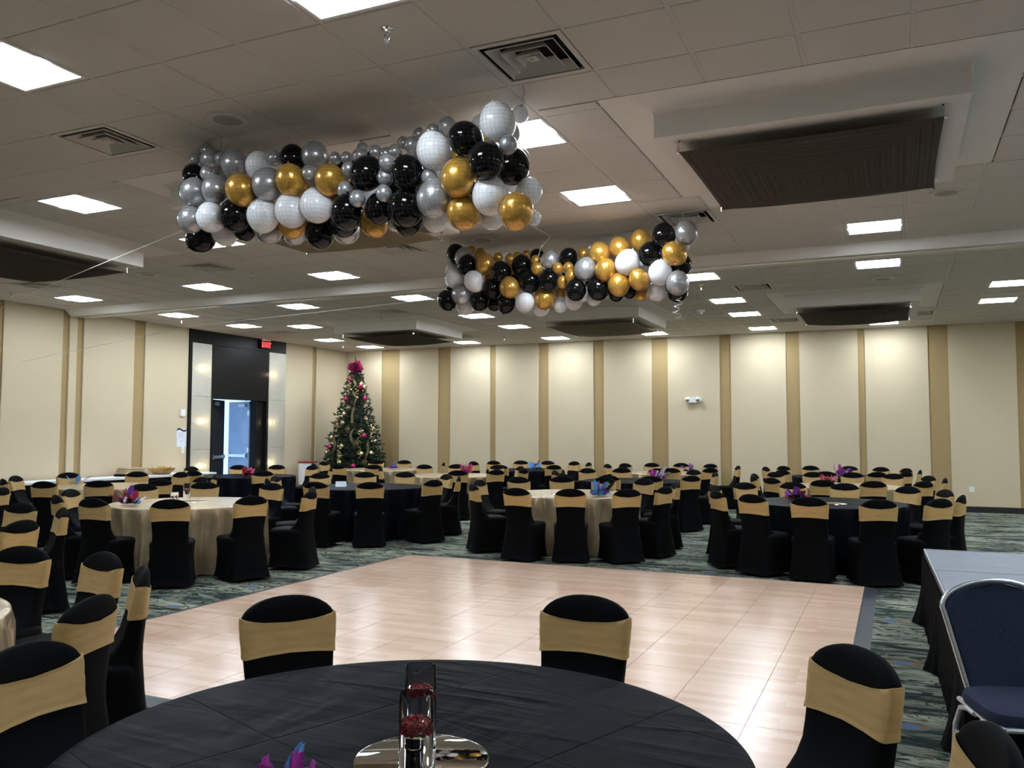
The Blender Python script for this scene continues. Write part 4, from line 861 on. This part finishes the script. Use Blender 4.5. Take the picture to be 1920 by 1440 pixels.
for i, p in enumerate(sorted(snow, key=lambda q: q[1])):
    bm = bmesh.new(); c = on_tree(*p, .04); rr_ = random.Random(i)
    for k in range(3):
        a = PI*k/3+.2; v_ = Vector((math.cos(a)*.075*.91, math.cos(a)*.075*.4, math.sin(a)*.075)); bm_tube(bm, [-v_, v_], .007, 5)
        for s in (-1, 1):
            w_ = Vector((-math.sin(a)*.03*.91, -math.sin(a)*.03*.4, math.cos(a)*.03)); bm_tube(bm, [v_*s*.65-w_, v_*s*.65+w_], .005, 5)
    o = obj('star_ornament', bm, 'gball', loc=c); tag(o, f'pale gold filigree star on tree, {ORD[i]} star from the top', 'ornament', 'filigree stars on the tree')
curls = [(668, 800, 855), (628, 770, 800), (632, 828, 862), (663, 715, 745), (690, 790, 818), (650, 700, 730)]
for i, (x_, y0, y1) in enumerate(curls):
    bm = bmesh.new(); a, b = on_tree(x_, y0, .05), on_tree(x_, y1, .05); n = 44; pts = []
    for k in range(n+1):
        q = a.lerp(b, k/n); an = k/n*2*PI*4.5; pts.append(q+Vector((.05*math.cos(an), .03*math.sin(an), 0)))
    bm_tube(bm, pts, .009, 5); o = obj('curled_ribbon', bm, 'gball'); tag(o, f'curly gold ribbon hanging on the Christmas tree, {ordinal(sorted(c[0] for c in curls).index(x_), len(curls))}', 'ribbon', 'curled ribbons on the tree')
strips = [[(655, 700), (661, 716), (655, 728), (663, 742), (658, 760), (655, 786), (661, 796), (652, 812), (662, 835)], [(640, 700), (676, 706), (668, 716)], [(622, 812), (625, 830), (620, 850)], [(684, 820), (685, 842), (680, 856)]]
for i, s in enumerate(strips):
    bm = bmesh.new(); pts = [on_tree(a, b, .05 if k % 2 else -.02) for k, (a, b) in enumerate(s)]; fine = []
    for a, b in zip(pts, pts[1:]):
        for k in range(5): fine.append(a.lerp(b, k/5)+Vector((0, -.03*math.sin(PI*k/5), 0)))
    fine.append(pts[-1]); hw = Vector((.03, .012, .01)) if i != 1 else Vector((0, 0, .07))
    R = [[bm.verts.new(p-hw), bm.verts.new(p+hw)] for p in fine]
    for a, b in zip(R, R[1:]): bm.faces.new((a[0], a[1], b[1], b[0]))
    bmesh.ops.solidify(bm, geom=bm.faces[:], thickness=.004); o = obj('mesh_ribbon', bm, 'meshribbon'); tag(o, ['broad gold mesh ribbon looping down the middle of the tree', 'gold mesh ribbon across the tree under its pink topper', 'gold mesh ribbon loop at lower left of the tree', 'gold mesh ribbon loop at lower right of the tree'][i], 'ribbon', 'mesh ribbons on the tree')
t2 = thing('tree_topper', 'pink tulle pompom topper on the Christmas tree', 'tree topper', (TX, TY, 3.36)); rnd = random.Random(5); bm = bmesh.new()
for k in range(160):
    d = Vector((rnd.gauss(0, 1), rnd.gauss(0, 1), rnd.gauss(0, .75))).normalized(); r = rnd.uniform(.15, .235); a = d.orthogonal().normalized(); b = d.cross(a); an = rnd.uniform(0, 6.28); u_ = a*math.cos(an)+b*math.sin(an); w_ = d.cross(u_)
    vs = [bm.verts.new(c) for c in (d*.03, d*r*.75+u_*.05, d*r+w_*.02, d*r*.75-u_*.05)]; bm.faces.new(vs)
bmesh.ops.solidify(bm, geom=bm.faces[:], thickness=.003); o = obj('tulle_petals', bm, 'tulle', t2, False); o['kind'] = 'stuff'
bm = bmesh.new(); bm_lathe(bm, [(.02, -.1), (.02, .25), (.004, .34)], 8); obj('tip', bm, 'needle', t2)

# ================================================================ BALLOON DROPS
def balloon_me(m, seg):
    bm = bmesh.new(); prof = []
    for i in range(seg+1):
        a = PI*i/seg; z = -math.cos(a); r = math.sin(a)*(1-.07*max(0, z)**2) ; prof.append((max(r*.98, .001), z*(1.14 if z > 0 else 1.06)))
    prof = prof[:-1]+[(.05, 1.145), (.03, 1.17), (.075, 1.21), (.07, 1.23)]
    bm_lathe(bm, prof, seg*2); return mesh('balloon', bm, m, True, 1.2)
BM = {c: balloon_me('b'+c, 18) for c in 'ksgw'}
CN = {'k': 'black', 's': 'pearl silver', 'g': 'pearl gold', 'w': 'white'}
def drop(data, which, hooks, seed):
    rnd = random.Random(seed); kinds = {}
    for d in data: kinds.setdefault(d[4], []).append(d)
    netbm = bmesh.new(); ymid = sum(d[1] for d in data)/len(data)
    for kd, lst in kinds.items():
        lst.sort(key=lambda d: px(d[:3])[0])
        for i, (x, y, z, r, _) in enumerate(lst):
            o = link('balloon', BM[kd[0]], None, (x, y, z)); up = rnd.random() < .75
            o.rotation_euler = (rnd.uniform(-.4, .4)+(0 if up else PI*.85), rnd.uniform(-.4, .4), rnd.uniform(0, 6.28)); o.scale = (r, r, r)
            tag(o, f"{'large' if kd[1] == 'L' else 'small'} {CN[kd[0]]} balloon, {ordinal(i, len(lst))} of its kind in {which} net", 'balloon', f'balloons in the {which} net')
    for (x, y, z, r, kd) in data:      # thin cords of the net lie over the outer faces of the balloons
        if y > ymid+.12: continue
        rr = r*1.05; st_ = .027
        for axis in (0, 1):
            c0 = x if axis == 0 else z; k0 = math.ceil((c0-rr*.94)/st_); k1 = math.floor((c0+rr*.94)/st_)
            for k in range(k0, k1+1):
                h = k*st_-c0; q = math.sqrt(max(0, rr*rr-h*h)); n = 14; prev = None
                for i in range(n+1):
                    a = PI*(.02+.96*i/n) if axis == 1 else PI*(.02+.96*i/n)
                    if axis == 0: p = Vector((x+h, y-q*math.sin(a), z+q*math.cos(a)))
                    else: p = Vector((x+q*math.cos(a), y-q*math.sin(a), z+h))
                    nrm = (p-Vector((x, y, z))).normalized(); tw = (Vector((1, 0, 0)) if axis == 0 else Vector((0, 0, 1)))*.00035
                    cur = [netbm.verts.new(p+tw), netbm.verts.new(p-tw), netbm.verts.new(p+nrm*.001)]
                    if prev:
                        for u in range(3): netbm.faces.new((prev[u], prev[(u+1) % 3], cur[(u+1) % 3], cur[u]))
                    prev = cur
    t = thing('balloon_net', f'{which} nylon net holding the balloons under ceiling', 'net', (0, 0, 0), 0, 'balloon drop nets')
    o = obj('netting', netbm, 'net', t, False); o['kind'] = 'stuff'
    for (hx, hy), (ex, ey, ez) in hooks:
        bm = bmesh.new(); bm_tube(bm, [(hx, hy, ZC-.006), (hx+.01, hy, ZC-.05), (hx+.004, hy, ZC-.09)], .004, 6)
        for k in range(2):
            pts = [Vector((hx, hy, ZC-.09-.025*k))+Vector((.012*math.cos(a) if k % 2 else 0, 0 if k % 2 else .012*math.cos(a), .018*math.sin(a)-.01)) for a in [2*PI*i/10 for i in range(11)]]; bm_tube(bm, pts, .0025, 5)
        obj('hook', bm, 'steel', t)
        bm = bmesh.new(); bm_tube(bm, [(hx, hy, ZC-.13), ((hx+ex)/2, (hy+ey)/2, (ZC-.13+ez)/2-.01), (ex, ey, ez)], .003, 6); obj('cord', bm, 'net', t)
    return t
D1 = [(-5.023,5.000,3.784,0.044,'sS'),(-4.870,5.000,3.767,0.072,'sL'),(-4.924,5.032,3.852,0.053,'sS'),(-4.756,5.000,3.756,0.048,'sS'),(-4.611,5.000,3.696,0.107,'sL'),(-4.378,5.000,3.657,0.099,'wL'),(-4.222,5.000,3.685,0.054,'sS'),(-4.049,5.000,3.666,0.097,'kL'),(-3.846,5.000,3.651,0.102,'sL'),(-3.666,5.000,3.611,0.044,'sS'),(-3.565,5.000,3.601,0.044,'sS'),(-3.456,5.000,3.602,0.052,'sS'),(-3.601,5.250,3.750,0.048,'sS'),(-5.031,5.000,3.665,0.084,'kL'),(-4.638,4.750,3.549,0.054,'sS'),(-4.775,4.750,3.425,0.100,'sL'),(-4.563,4.750,3.420,0.099,'sL'),(-4.263,4.697,3.371,0.114,'gL'),(-4.049,4.727,3.392,0.113,'sL'),(-3.839,4.717,3.390,0.107,'gL'),(-3.971,5.000,3.421,0.070,'gL'),(-3.696,4.738,3.431,0.052,'sS'),(-3.528,4.748,3.368,0.104,'gL'),(-3.662,5.000,3.369,0.072,'gL'),(-3.386,4.769,3.427,0.050,'sS'),(-3.407,4.759,3.283,0.055,'sS'),(-3.255,4.691,3.189,0.056,'sS'),(-4.814,4.774,3.230,0.101,'sL'),(-4.612,4.770,3.224,0.112,'wL'),(-4.394,4.781,3.215,0.116,'kL'),(-4.141,4.795,3.200,0.121,'wL'),(-3.875,4.773,3.189,0.114,'wL'),(-3.655,4.772,3.203,0.116,'wL'),(-3.384,4.755,3.125,0.114,'kL'),(-4.932,5.000,3.143,0.113,'kL'),(-4.697,5.000,3.171,0.103,'wL'),(-4.499,5.000,3.180,0.093,'kL'),(-4.275,5.000,3.150,0.109,'sL'),(-4.394,5.250,3.196,0.065,'kL'),(-4.048,5.000,3.168,0.107,'gL'),(-4.202,5.229,3.173,0.094,'sL'),(-3.859,5.054,3.192,0.082,'gL'),(-3.770,4.965,3.062,0.108,'kL'),(-3.572,4.981,3.138,0.115,'kL'),(-3.736,5.239,3.150,0.108,'sL'),(-3.238,4.774,3.381,0.115,'kL'),(-3.038,4.718,3.415,0.058,'sS'),(-3.083,4.762,3.332,0.057,'sS'),(-3.057,4.710,3.205,0.054,'sS'),(-2.903,4.758,3.338,0.112,'kL'),(-2.754,4.778,3.295,0.054,'sS'),(-2.702,4.750,3.454,0.118,'wL'),(-3.319,5.000,3.612,0.046,'sS'),(-3.238,5.005,3.590,0.043,'sS'),(-3.154,4.995,3.591,0.051,'sS'),(-3.026,5.000,3.623,0.053,'sS'),(-3.112,5.250,3.788,0.049,'sS'),(-3.244,5.250,3.749,0.047,'sS'),(-2.850,5.000,3.699,0.048,'sS'),(-2.745,5.000,3.707,0.064,'sS'),(-3.554,5.000,3.501,0.055,'sS'),(-3.691,5.124,3.504,0.061,'gS'),(-2.470,4.750,3.502,0.112,'kL'),(-2.245,4.750,3.577,0.118,'wL'),(-2.275,4.653,3.306,0.112,'kL'),(-2.253,5.000,3.366,0.115,'kL'),(-2.172,4.750,3.424,0.059,'sS'),(-2.308,5.250,3.816,0.060,'wS'),(-2.625,5.250,3.805,0.053,'wS'),(-2.552,5.192,3.656,0.049,'gS'),(-2.658,5.000,3.495,0.051,'gS'),(-2.664,5.175,3.501,0.061,'gS'),(-2.878,5.250,3.746,0.059,'gS'),(-2.510,5.000,3.323,0.047,'gS'),(-2.488,4.681,3.228,0.115,'gL'),(-2.505,4.793,3.043,0.113,'gL'),(-2.301,4.763,3.117,0.118,'wL'),(-2.398,5.000,3.048,0.085,'wL'),(-2.114,4.750,2.998,0.109,'gL'),(-2.134,5.000,3.189,0.087,'wL'),(-2.103,5.000,3.010,0.049,'wS'),(-2.261,5.162,3.475,0.059,'wS'),(-2.703,4.763,3.141,0.120,'sL'),(-2.930,4.784,3.112,0.120,'kL'),(-3.147,4.790,3.130,0.099,'kL'),(-3.032,4.975,3.085,0.105,'kL'),(-2.827,5.000,3.093,0.096,'wL'),(-3.171,5.025,3.087,0.053,'wS'),(-3.331,5.000,3.105,0.099,'gL'),(-3.168,5.000,3.333,0.057,'kS'),(-5.087,5.203,3.802,0.103,'sL'),(-5.267,5.420,3.725,0.107,'kL'),(-5.169,5.341,3.573,0.105,'sL'),(-5.301,5.442,3.457,0.107,'gL'),(-4.973,5.334,3.801,0.104,'sL'),(-5.063,5.434,3.707,0.106,'gL'),(-5.016,5.383,3.505,0.105,'wL'),(-4.933,5.305,3.364,0.103,'sL'),(-4.880,5.378,3.647,0.104,'sL'),(-4.771,5.300,3.455,0.102,'gL'),(-4.692,5.376,3.662,0.103,'wL'),(-4.587,5.252,3.466,0.100,'kL'),(-4.516,5.433,3.634,0.102,'sL'),(-4.639,5.533,3.529,0.104,'wL'),(-4.475,5.334,3.318,0.101,'kL'),(-4.355,5.419,3.623,0.101,'wL'),(-4.291,5.356,3.473,0.100,'sL'),(-4.342,5.472,3.331,0.102,'wL'),(-4.176,5.438,3.609,0.100,'wL'),(-4.124,5.374,3.458,0.099,'wL'),(-4.100,5.332,3.285,0.098,'sL'),(-3.994,5.391,3.572,0.099,'gL'),(-3.957,5.339,3.401,0.098,'wL'),(-3.904,5.260,3.246,0.096,'kL'),(-3.834,5.386,3.662,0.098,'kL'),(-3.717,5.264,3.526,0.095,'kL'),(-3.792,5.322,3.386,0.096,'kL'),(-3.656,5.404,3.685,0.097,'kL'),(-3.750,5.538,3.547,0.099,'wL'),(-3.647,5.448,3.430,0.097,'wL'),(-3.494,5.380,3.624,0.095,'sL'),(-3.423,5.326,3.477,0.094,'wL'),(-3.511,5.376,3.361,0.095,'wL'),(-3.326,5.337,3.575,0.094,'kL'),(-3.258,5.262,3.453,0.092,'sL'),(-3.378,5.491,3.400,0.096,'wL'),(-3.248,5.481,3.743,0.095,'wL'),(-3.170,5.383,3.615,0.094,'sL'),(-3.101,5.277,3.398,0.092,'kL'),(-3.207,5.398,3.327,0.094,'kL'),(-3.052,5.414,3.711,0.093,'gL'),(-2.996,5.360,3.564,0.092,'wL'),(-3.092,5.486,3.483,0.094,'sL'),(-2.969,5.251,3.293,0.090,'kL'),(-2.885,5.442,3.725,0.093,'kL'),(-2.848,5.327,3.517,0.091,'kL'),(-2.921,5.511,3.438,0.094,'sL'),(-2.887,5.422,3.301,0.092,'wL'),(-2.755,5.380,3.651,0.091,'sL'),(-2.693,5.311,3.519,0.090,'kL'),(-2.648,5.221,3.334,0.088,'kL'),(-2.744,5.352,3.290,0.090,'gL'),(-2.570,5.298,3.588,0.089,'gL'),(-2.517,5.259,3.450,0.088,'sL'),(-2.644,5.458,3.446,0.091,'gL'),(-2.587,5.356,3.258,0.089,'wL'),(-2.456,5.370,3.739,0.089,'sL'),(-2.370,5.224,3.426,0.086,'sL'),(-2.487,5.413,3.392,0.090,'wL'),(-2.441,5.295,3.204,0.088,'wL')]
D2 = [(-4.698,8.803,3.745,0.111,'kL'),(-4.537,8.693,3.664,0.109,'sL'),(-4.628,9.050,3.826,0.057,'gS'),(-4.502,9.050,3.767,0.069,'gS'),(-4.424,8.564,3.540,0.112,'kL'),(-4.773,8.856,3.575,0.093,'wL'),(-4.608,8.600,3.402,0.113,'wL'),(-4.325,8.539,3.344,0.118,'wL'),(-4.211,8.584,3.536,0.111,'gL'),(-4.275,8.820,3.447,0.067,'gS'),(-4.403,8.820,3.682,0.062,'gS'),(-4.156,8.820,3.656,0.055,'gS'),(-4.182,9.050,3.712,0.063,'wS'),(-4.002,8.820,3.625,0.059,'gS'),(-4.016,9.050,3.707,0.046,'gS'),(-3.901,9.050,3.711,0.048,'gS'),(-4.716,8.623,3.163,0.114,'kL'),(-4.778,8.820,3.312,0.053,'kS'),(-4.504,8.577,3.206,0.117,'sL'),(-4.579,8.820,3.118,0.111,'wL'),(-4.303,8.654,3.137,0.117,'kL'),(-4.129,8.600,3.256,0.111,'kL'),(-3.994,8.560,3.425,0.119,'kL'),(-4.207,8.827,3.124,0.090,'kL'),(-3.967,8.649,3.084,0.108,'kL'),(-3.874,8.529,3.236,0.116,'gL'),(-3.785,8.650,3.496,0.115,'kL'),(-3.594,8.600,3.532,0.057,'gS'),(-3.555,8.541,3.423,0.065,'gS'),(-3.667,8.820,3.629,0.084,'kL'),(-3.438,8.627,3.516,0.108,'sL'),(-3.668,8.609,3.304,0.123,'kL'),(-3.434,8.594,3.293,0.112,'kL'),(-3.721,8.600,3.071,0.109,'wL'),(-3.634,8.855,3.048,0.102,'wL'),(-3.519,8.689,3.114,0.120,'gL'),(-3.388,8.855,3.192,0.064,'gS'),(-3.384,8.821,3.055,0.087,'wL'),(-3.320,8.573,3.419,0.062,'gS'),(-3.203,8.597,3.422,0.058,'gS'),(-3.163,8.573,3.313,0.071,'gS'),(-3.273,8.602,3.266,0.065,'gS'),(-3.230,8.671,3.550,0.103,'kL'),(-3.214,8.784,3.083,0.100,'wL'),(-3.095,8.533,3.157,0.114,'kL'),(-2.994,8.545,3.374,0.122,'sL'),(-3.109,8.820,3.614,0.063,'gS'),(-2.857,8.628,3.555,0.118,'gL'),(-2.638,8.660,3.597,0.117,'gL'),(-2.424,8.729,3.668,0.117,'gL'),(-2.140,8.571,3.661,0.125,'kL'),(-1.906,8.575,3.674,0.119,'sL'),(-2.020,8.516,3.461,0.125,'gL'),(-2.303,8.631,3.499,0.124,'kL'),(-2.530,8.556,3.411,0.131,'wL'),(-2.766,8.548,3.357,0.116,'gL'),(-2.624,8.563,3.184,0.118,'gL'),(-2.401,8.555,3.220,0.110,'gL'),(-2.869,8.619,3.166,0.122,'kL'),(-2.735,8.829,3.143,0.091,'kL'),(-2.579,8.811,3.148,0.076,'kL'),(-2.442,8.820,3.403,0.071,'wS'),(-2.192,8.608,3.288,0.125,'wL'),(-2.269,8.780,3.132,0.107,'wL'),(-2.017,8.820,3.396,0.111,'kL'),(-2.000,8.568,3.158,0.119,'sL'),(-2.060,8.820,3.115,0.111,'kL'),(-2.453,8.820,3.110,0.066,'gS'),(-2.990,8.820,3.103,0.082,'wS'),(-2.012,8.964,3.620,0.052,'wS'),(-3.115,9.050,3.717,0.055,'sS'),(-2.777,8.820,3.540,0.057,'wS'),(-4.866,9.265,3.347,0.106,'sL'),(-4.767,9.355,3.678,0.107,'wL'),(-4.711,9.265,3.477,0.106,'wL'),(-4.658,9.175,3.314,0.105,'sL'),(-4.582,9.294,3.664,0.106,'sL'),(-4.513,9.127,3.429,0.104,'gL'),(-4.458,9.015,3.284,0.102,'wL'),(-4.401,9.323,3.653,0.105,'wL'),(-4.390,9.319,3.470,0.105,'kL'),(-4.374,9.288,3.303,0.105,'wL'),(-4.240,9.231,3.600,0.104,'sL'),(-4.158,9.166,3.422,0.103,'kL'),(-4.237,9.211,3.300,0.103,'kL'),(-4.064,9.177,3.577,0.102,'gL'),(-4.010,9.043,3.407,0.101,'kL'),(-4.030,9.200,3.295,0.102,'wL'),(-3.906,9.199,3.579,0.102,'wL'),(-3.832,8.980,3.379,0.100,'wL'),(-3.851,9.172,3.267,0.101,'gL'),(-3.753,9.188,3.549,0.101,'gL'),(-3.726,9.131,3.391,0.100,'sL'),(-3.697,9.022,3.242,0.099,'wL'),(-3.584,9.133,3.501,0.100,'wL'),(-3.545,9.025,3.383,0.099,'sL'),(-3.501,8.949,3.233,0.098,'wL'),(-3.460,9.336,3.589,0.101,'wL'),(-3.522,9.444,3.459,0.103,'kL'),(-3.410,9.211,3.245,0.100,'gL'),(-3.306,9.292,3.551,0.100,'kL'),(-3.281,9.232,3.384,0.100,'wL'),(-3.243,9.127,3.223,0.098,'wL'),(-3.200,9.431,3.685,0.101,'sL'),(-3.150,9.238,3.505,0.099,'kL'),(-3.113,9.152,3.355,0.098,'kL'),(-3.043,9.354,3.645,0.100,'sL'),(-2.989,9.209,3.505,0.098,'wL'),(-2.966,9.074,3.320,0.097,'gL'),(-2.891,9.301,3.636,0.099,'sL'),(-2.855,9.132,3.474,0.097,'wL'),(-2.793,9.054,3.351,0.096,'wL'),(-2.751,9.259,3.619,0.098,'wL'),(-2.690,9.219,3.501,0.097,'kL'),(-2.659,9.048,3.283,0.095,'kL'),(-2.570,9.219,3.591,0.097,'sL'),(-2.549,9.123,3.459,0.096,'wL'),(-2.504,9.057,3.319,0.095,'wL'),(-2.462,9.243,3.730,0.096,'gL'),(-2.399,9.157,3.597,0.095,'wL'),(-2.377,9.082,3.430,0.094,'wL'),(-2.366,9.017,3.255,0.094,'gL'),(-2.256,9.084,3.563,0.094,'kL'),(-2.263,8.973,3.380,0.093,'sL'),(-2.195,8.907,3.250,0.092,'gL'),(-2.121,9.037,3.653,0.093,'wL')]
def endpt(D, hx): return max(D, key=lambda d: -abs(d[0]-hx)+.6*d[2])
hk = []
for h in ((-2.2, 5.05), (-4.77, 5.02)):
    e = endpt(D1, h[0]); hk.append((h, (e[0], e[1], e[2]+e[3])))
drop(D1, 'near', hk, 1); hk = []
for h in ((-1.98, 8.72), (-4.77, 8.79)):
    e = endpt(D2, h[0]); hk.append((h, (e[0], e[1], e[2]+e[3])))
drop(D2, 'far', hk, 2)
def strand(name, pts, r, m, lab, cat):
    bm = bmesh.new(); bm_tube(bm, pts, r, 6); o = obj(name, bm, m); tag(o, lab, cat, None); return o
def curl(x, y, z0, z1, turns, r, lab):
    n = int(turns*14); strand('curling_ribbon', [(x+r*math.cos(2*PI*turns*i/n)+.02*math.sin(i*.15), y+r*math.sin(2*PI*turns*i/n), z0+(z1-z0)*i/n) for i in range(n+1)], .0032, 'ribbon', lab, 'ribbon')
e1 = max(D1, key=lambda d: d[0]-.5*d[2]); e2 = max(D2, key=lambda d: d[0]-.8*d[2])
strand('curling_ribbon', [(e1[0]-.02, e1[1], e1[2]-e1[3]), (e1[0]+.07, e1[1], e1[2]-e1[3]-.05), (e1[0]+.12, e1[1], e1[2]-e1[3]-.08), (e1[0]+.05, e1[1], e1[2]-e1[3]-.15), (e1[0]+.03, e1[1], e1[2]-e1[3]-.22), (e1[0]+.08, e1[1]-.02, e1[2]-e1[3]-.225), (e1[0]+.03, e1[1]+.02, e1[2]-e1[3]-.26), (e1[0]+.08, e1[1], e1[2]-e1[3]-.29)], .0028, 'ribbon', 'white curling ribbon under right end of the near balloon net', 'ribbon')
curl(e2[0], e2[1], e2[2]-e2[3]-.02, e2[2]-e2[3]-.24, 3.5, .035, 'white spiral ribbon hanging below right end of far balloon net')
h1 = hk and (-2.2, 5.05); e = endpt(D1, -2.2)
strand('curling_ribbon', [(-2.2, 5.05, ZC-.12), (-2.26, 5.0, ZC-.16), (-2.36, 4.97, ZC-.18), (-2.42, 4.93, ZC-.24), (e[0]-.05, e[1], e[2]+e[3]-.01)], .0028, 'ribbon', 'white ribbon tied to hook above right end of near net', 'ribbon')
w1 = min(D1, key=lambda d: d[0]); w2 = min(D2, key=lambda d: d[0]+.3*d[2])
strand('release_cord', [(w1[0], w1[1], w1[2]-.03), (-9.3, 6.9, 3.35), (XL+.01, 9.2, 3.45)], .0035, 'cord', 'thin release cord from near balloon net to the left wall', 'cord')
strand('release_cord', [(w2[0], w2[1], w2[2]-.03), (-9.6, 9.5, 3.2), (XL+.01, 10.15, 2.87)], .0035, 'cord', 'thin release cord from far balloon net to the left wall', 'cord')
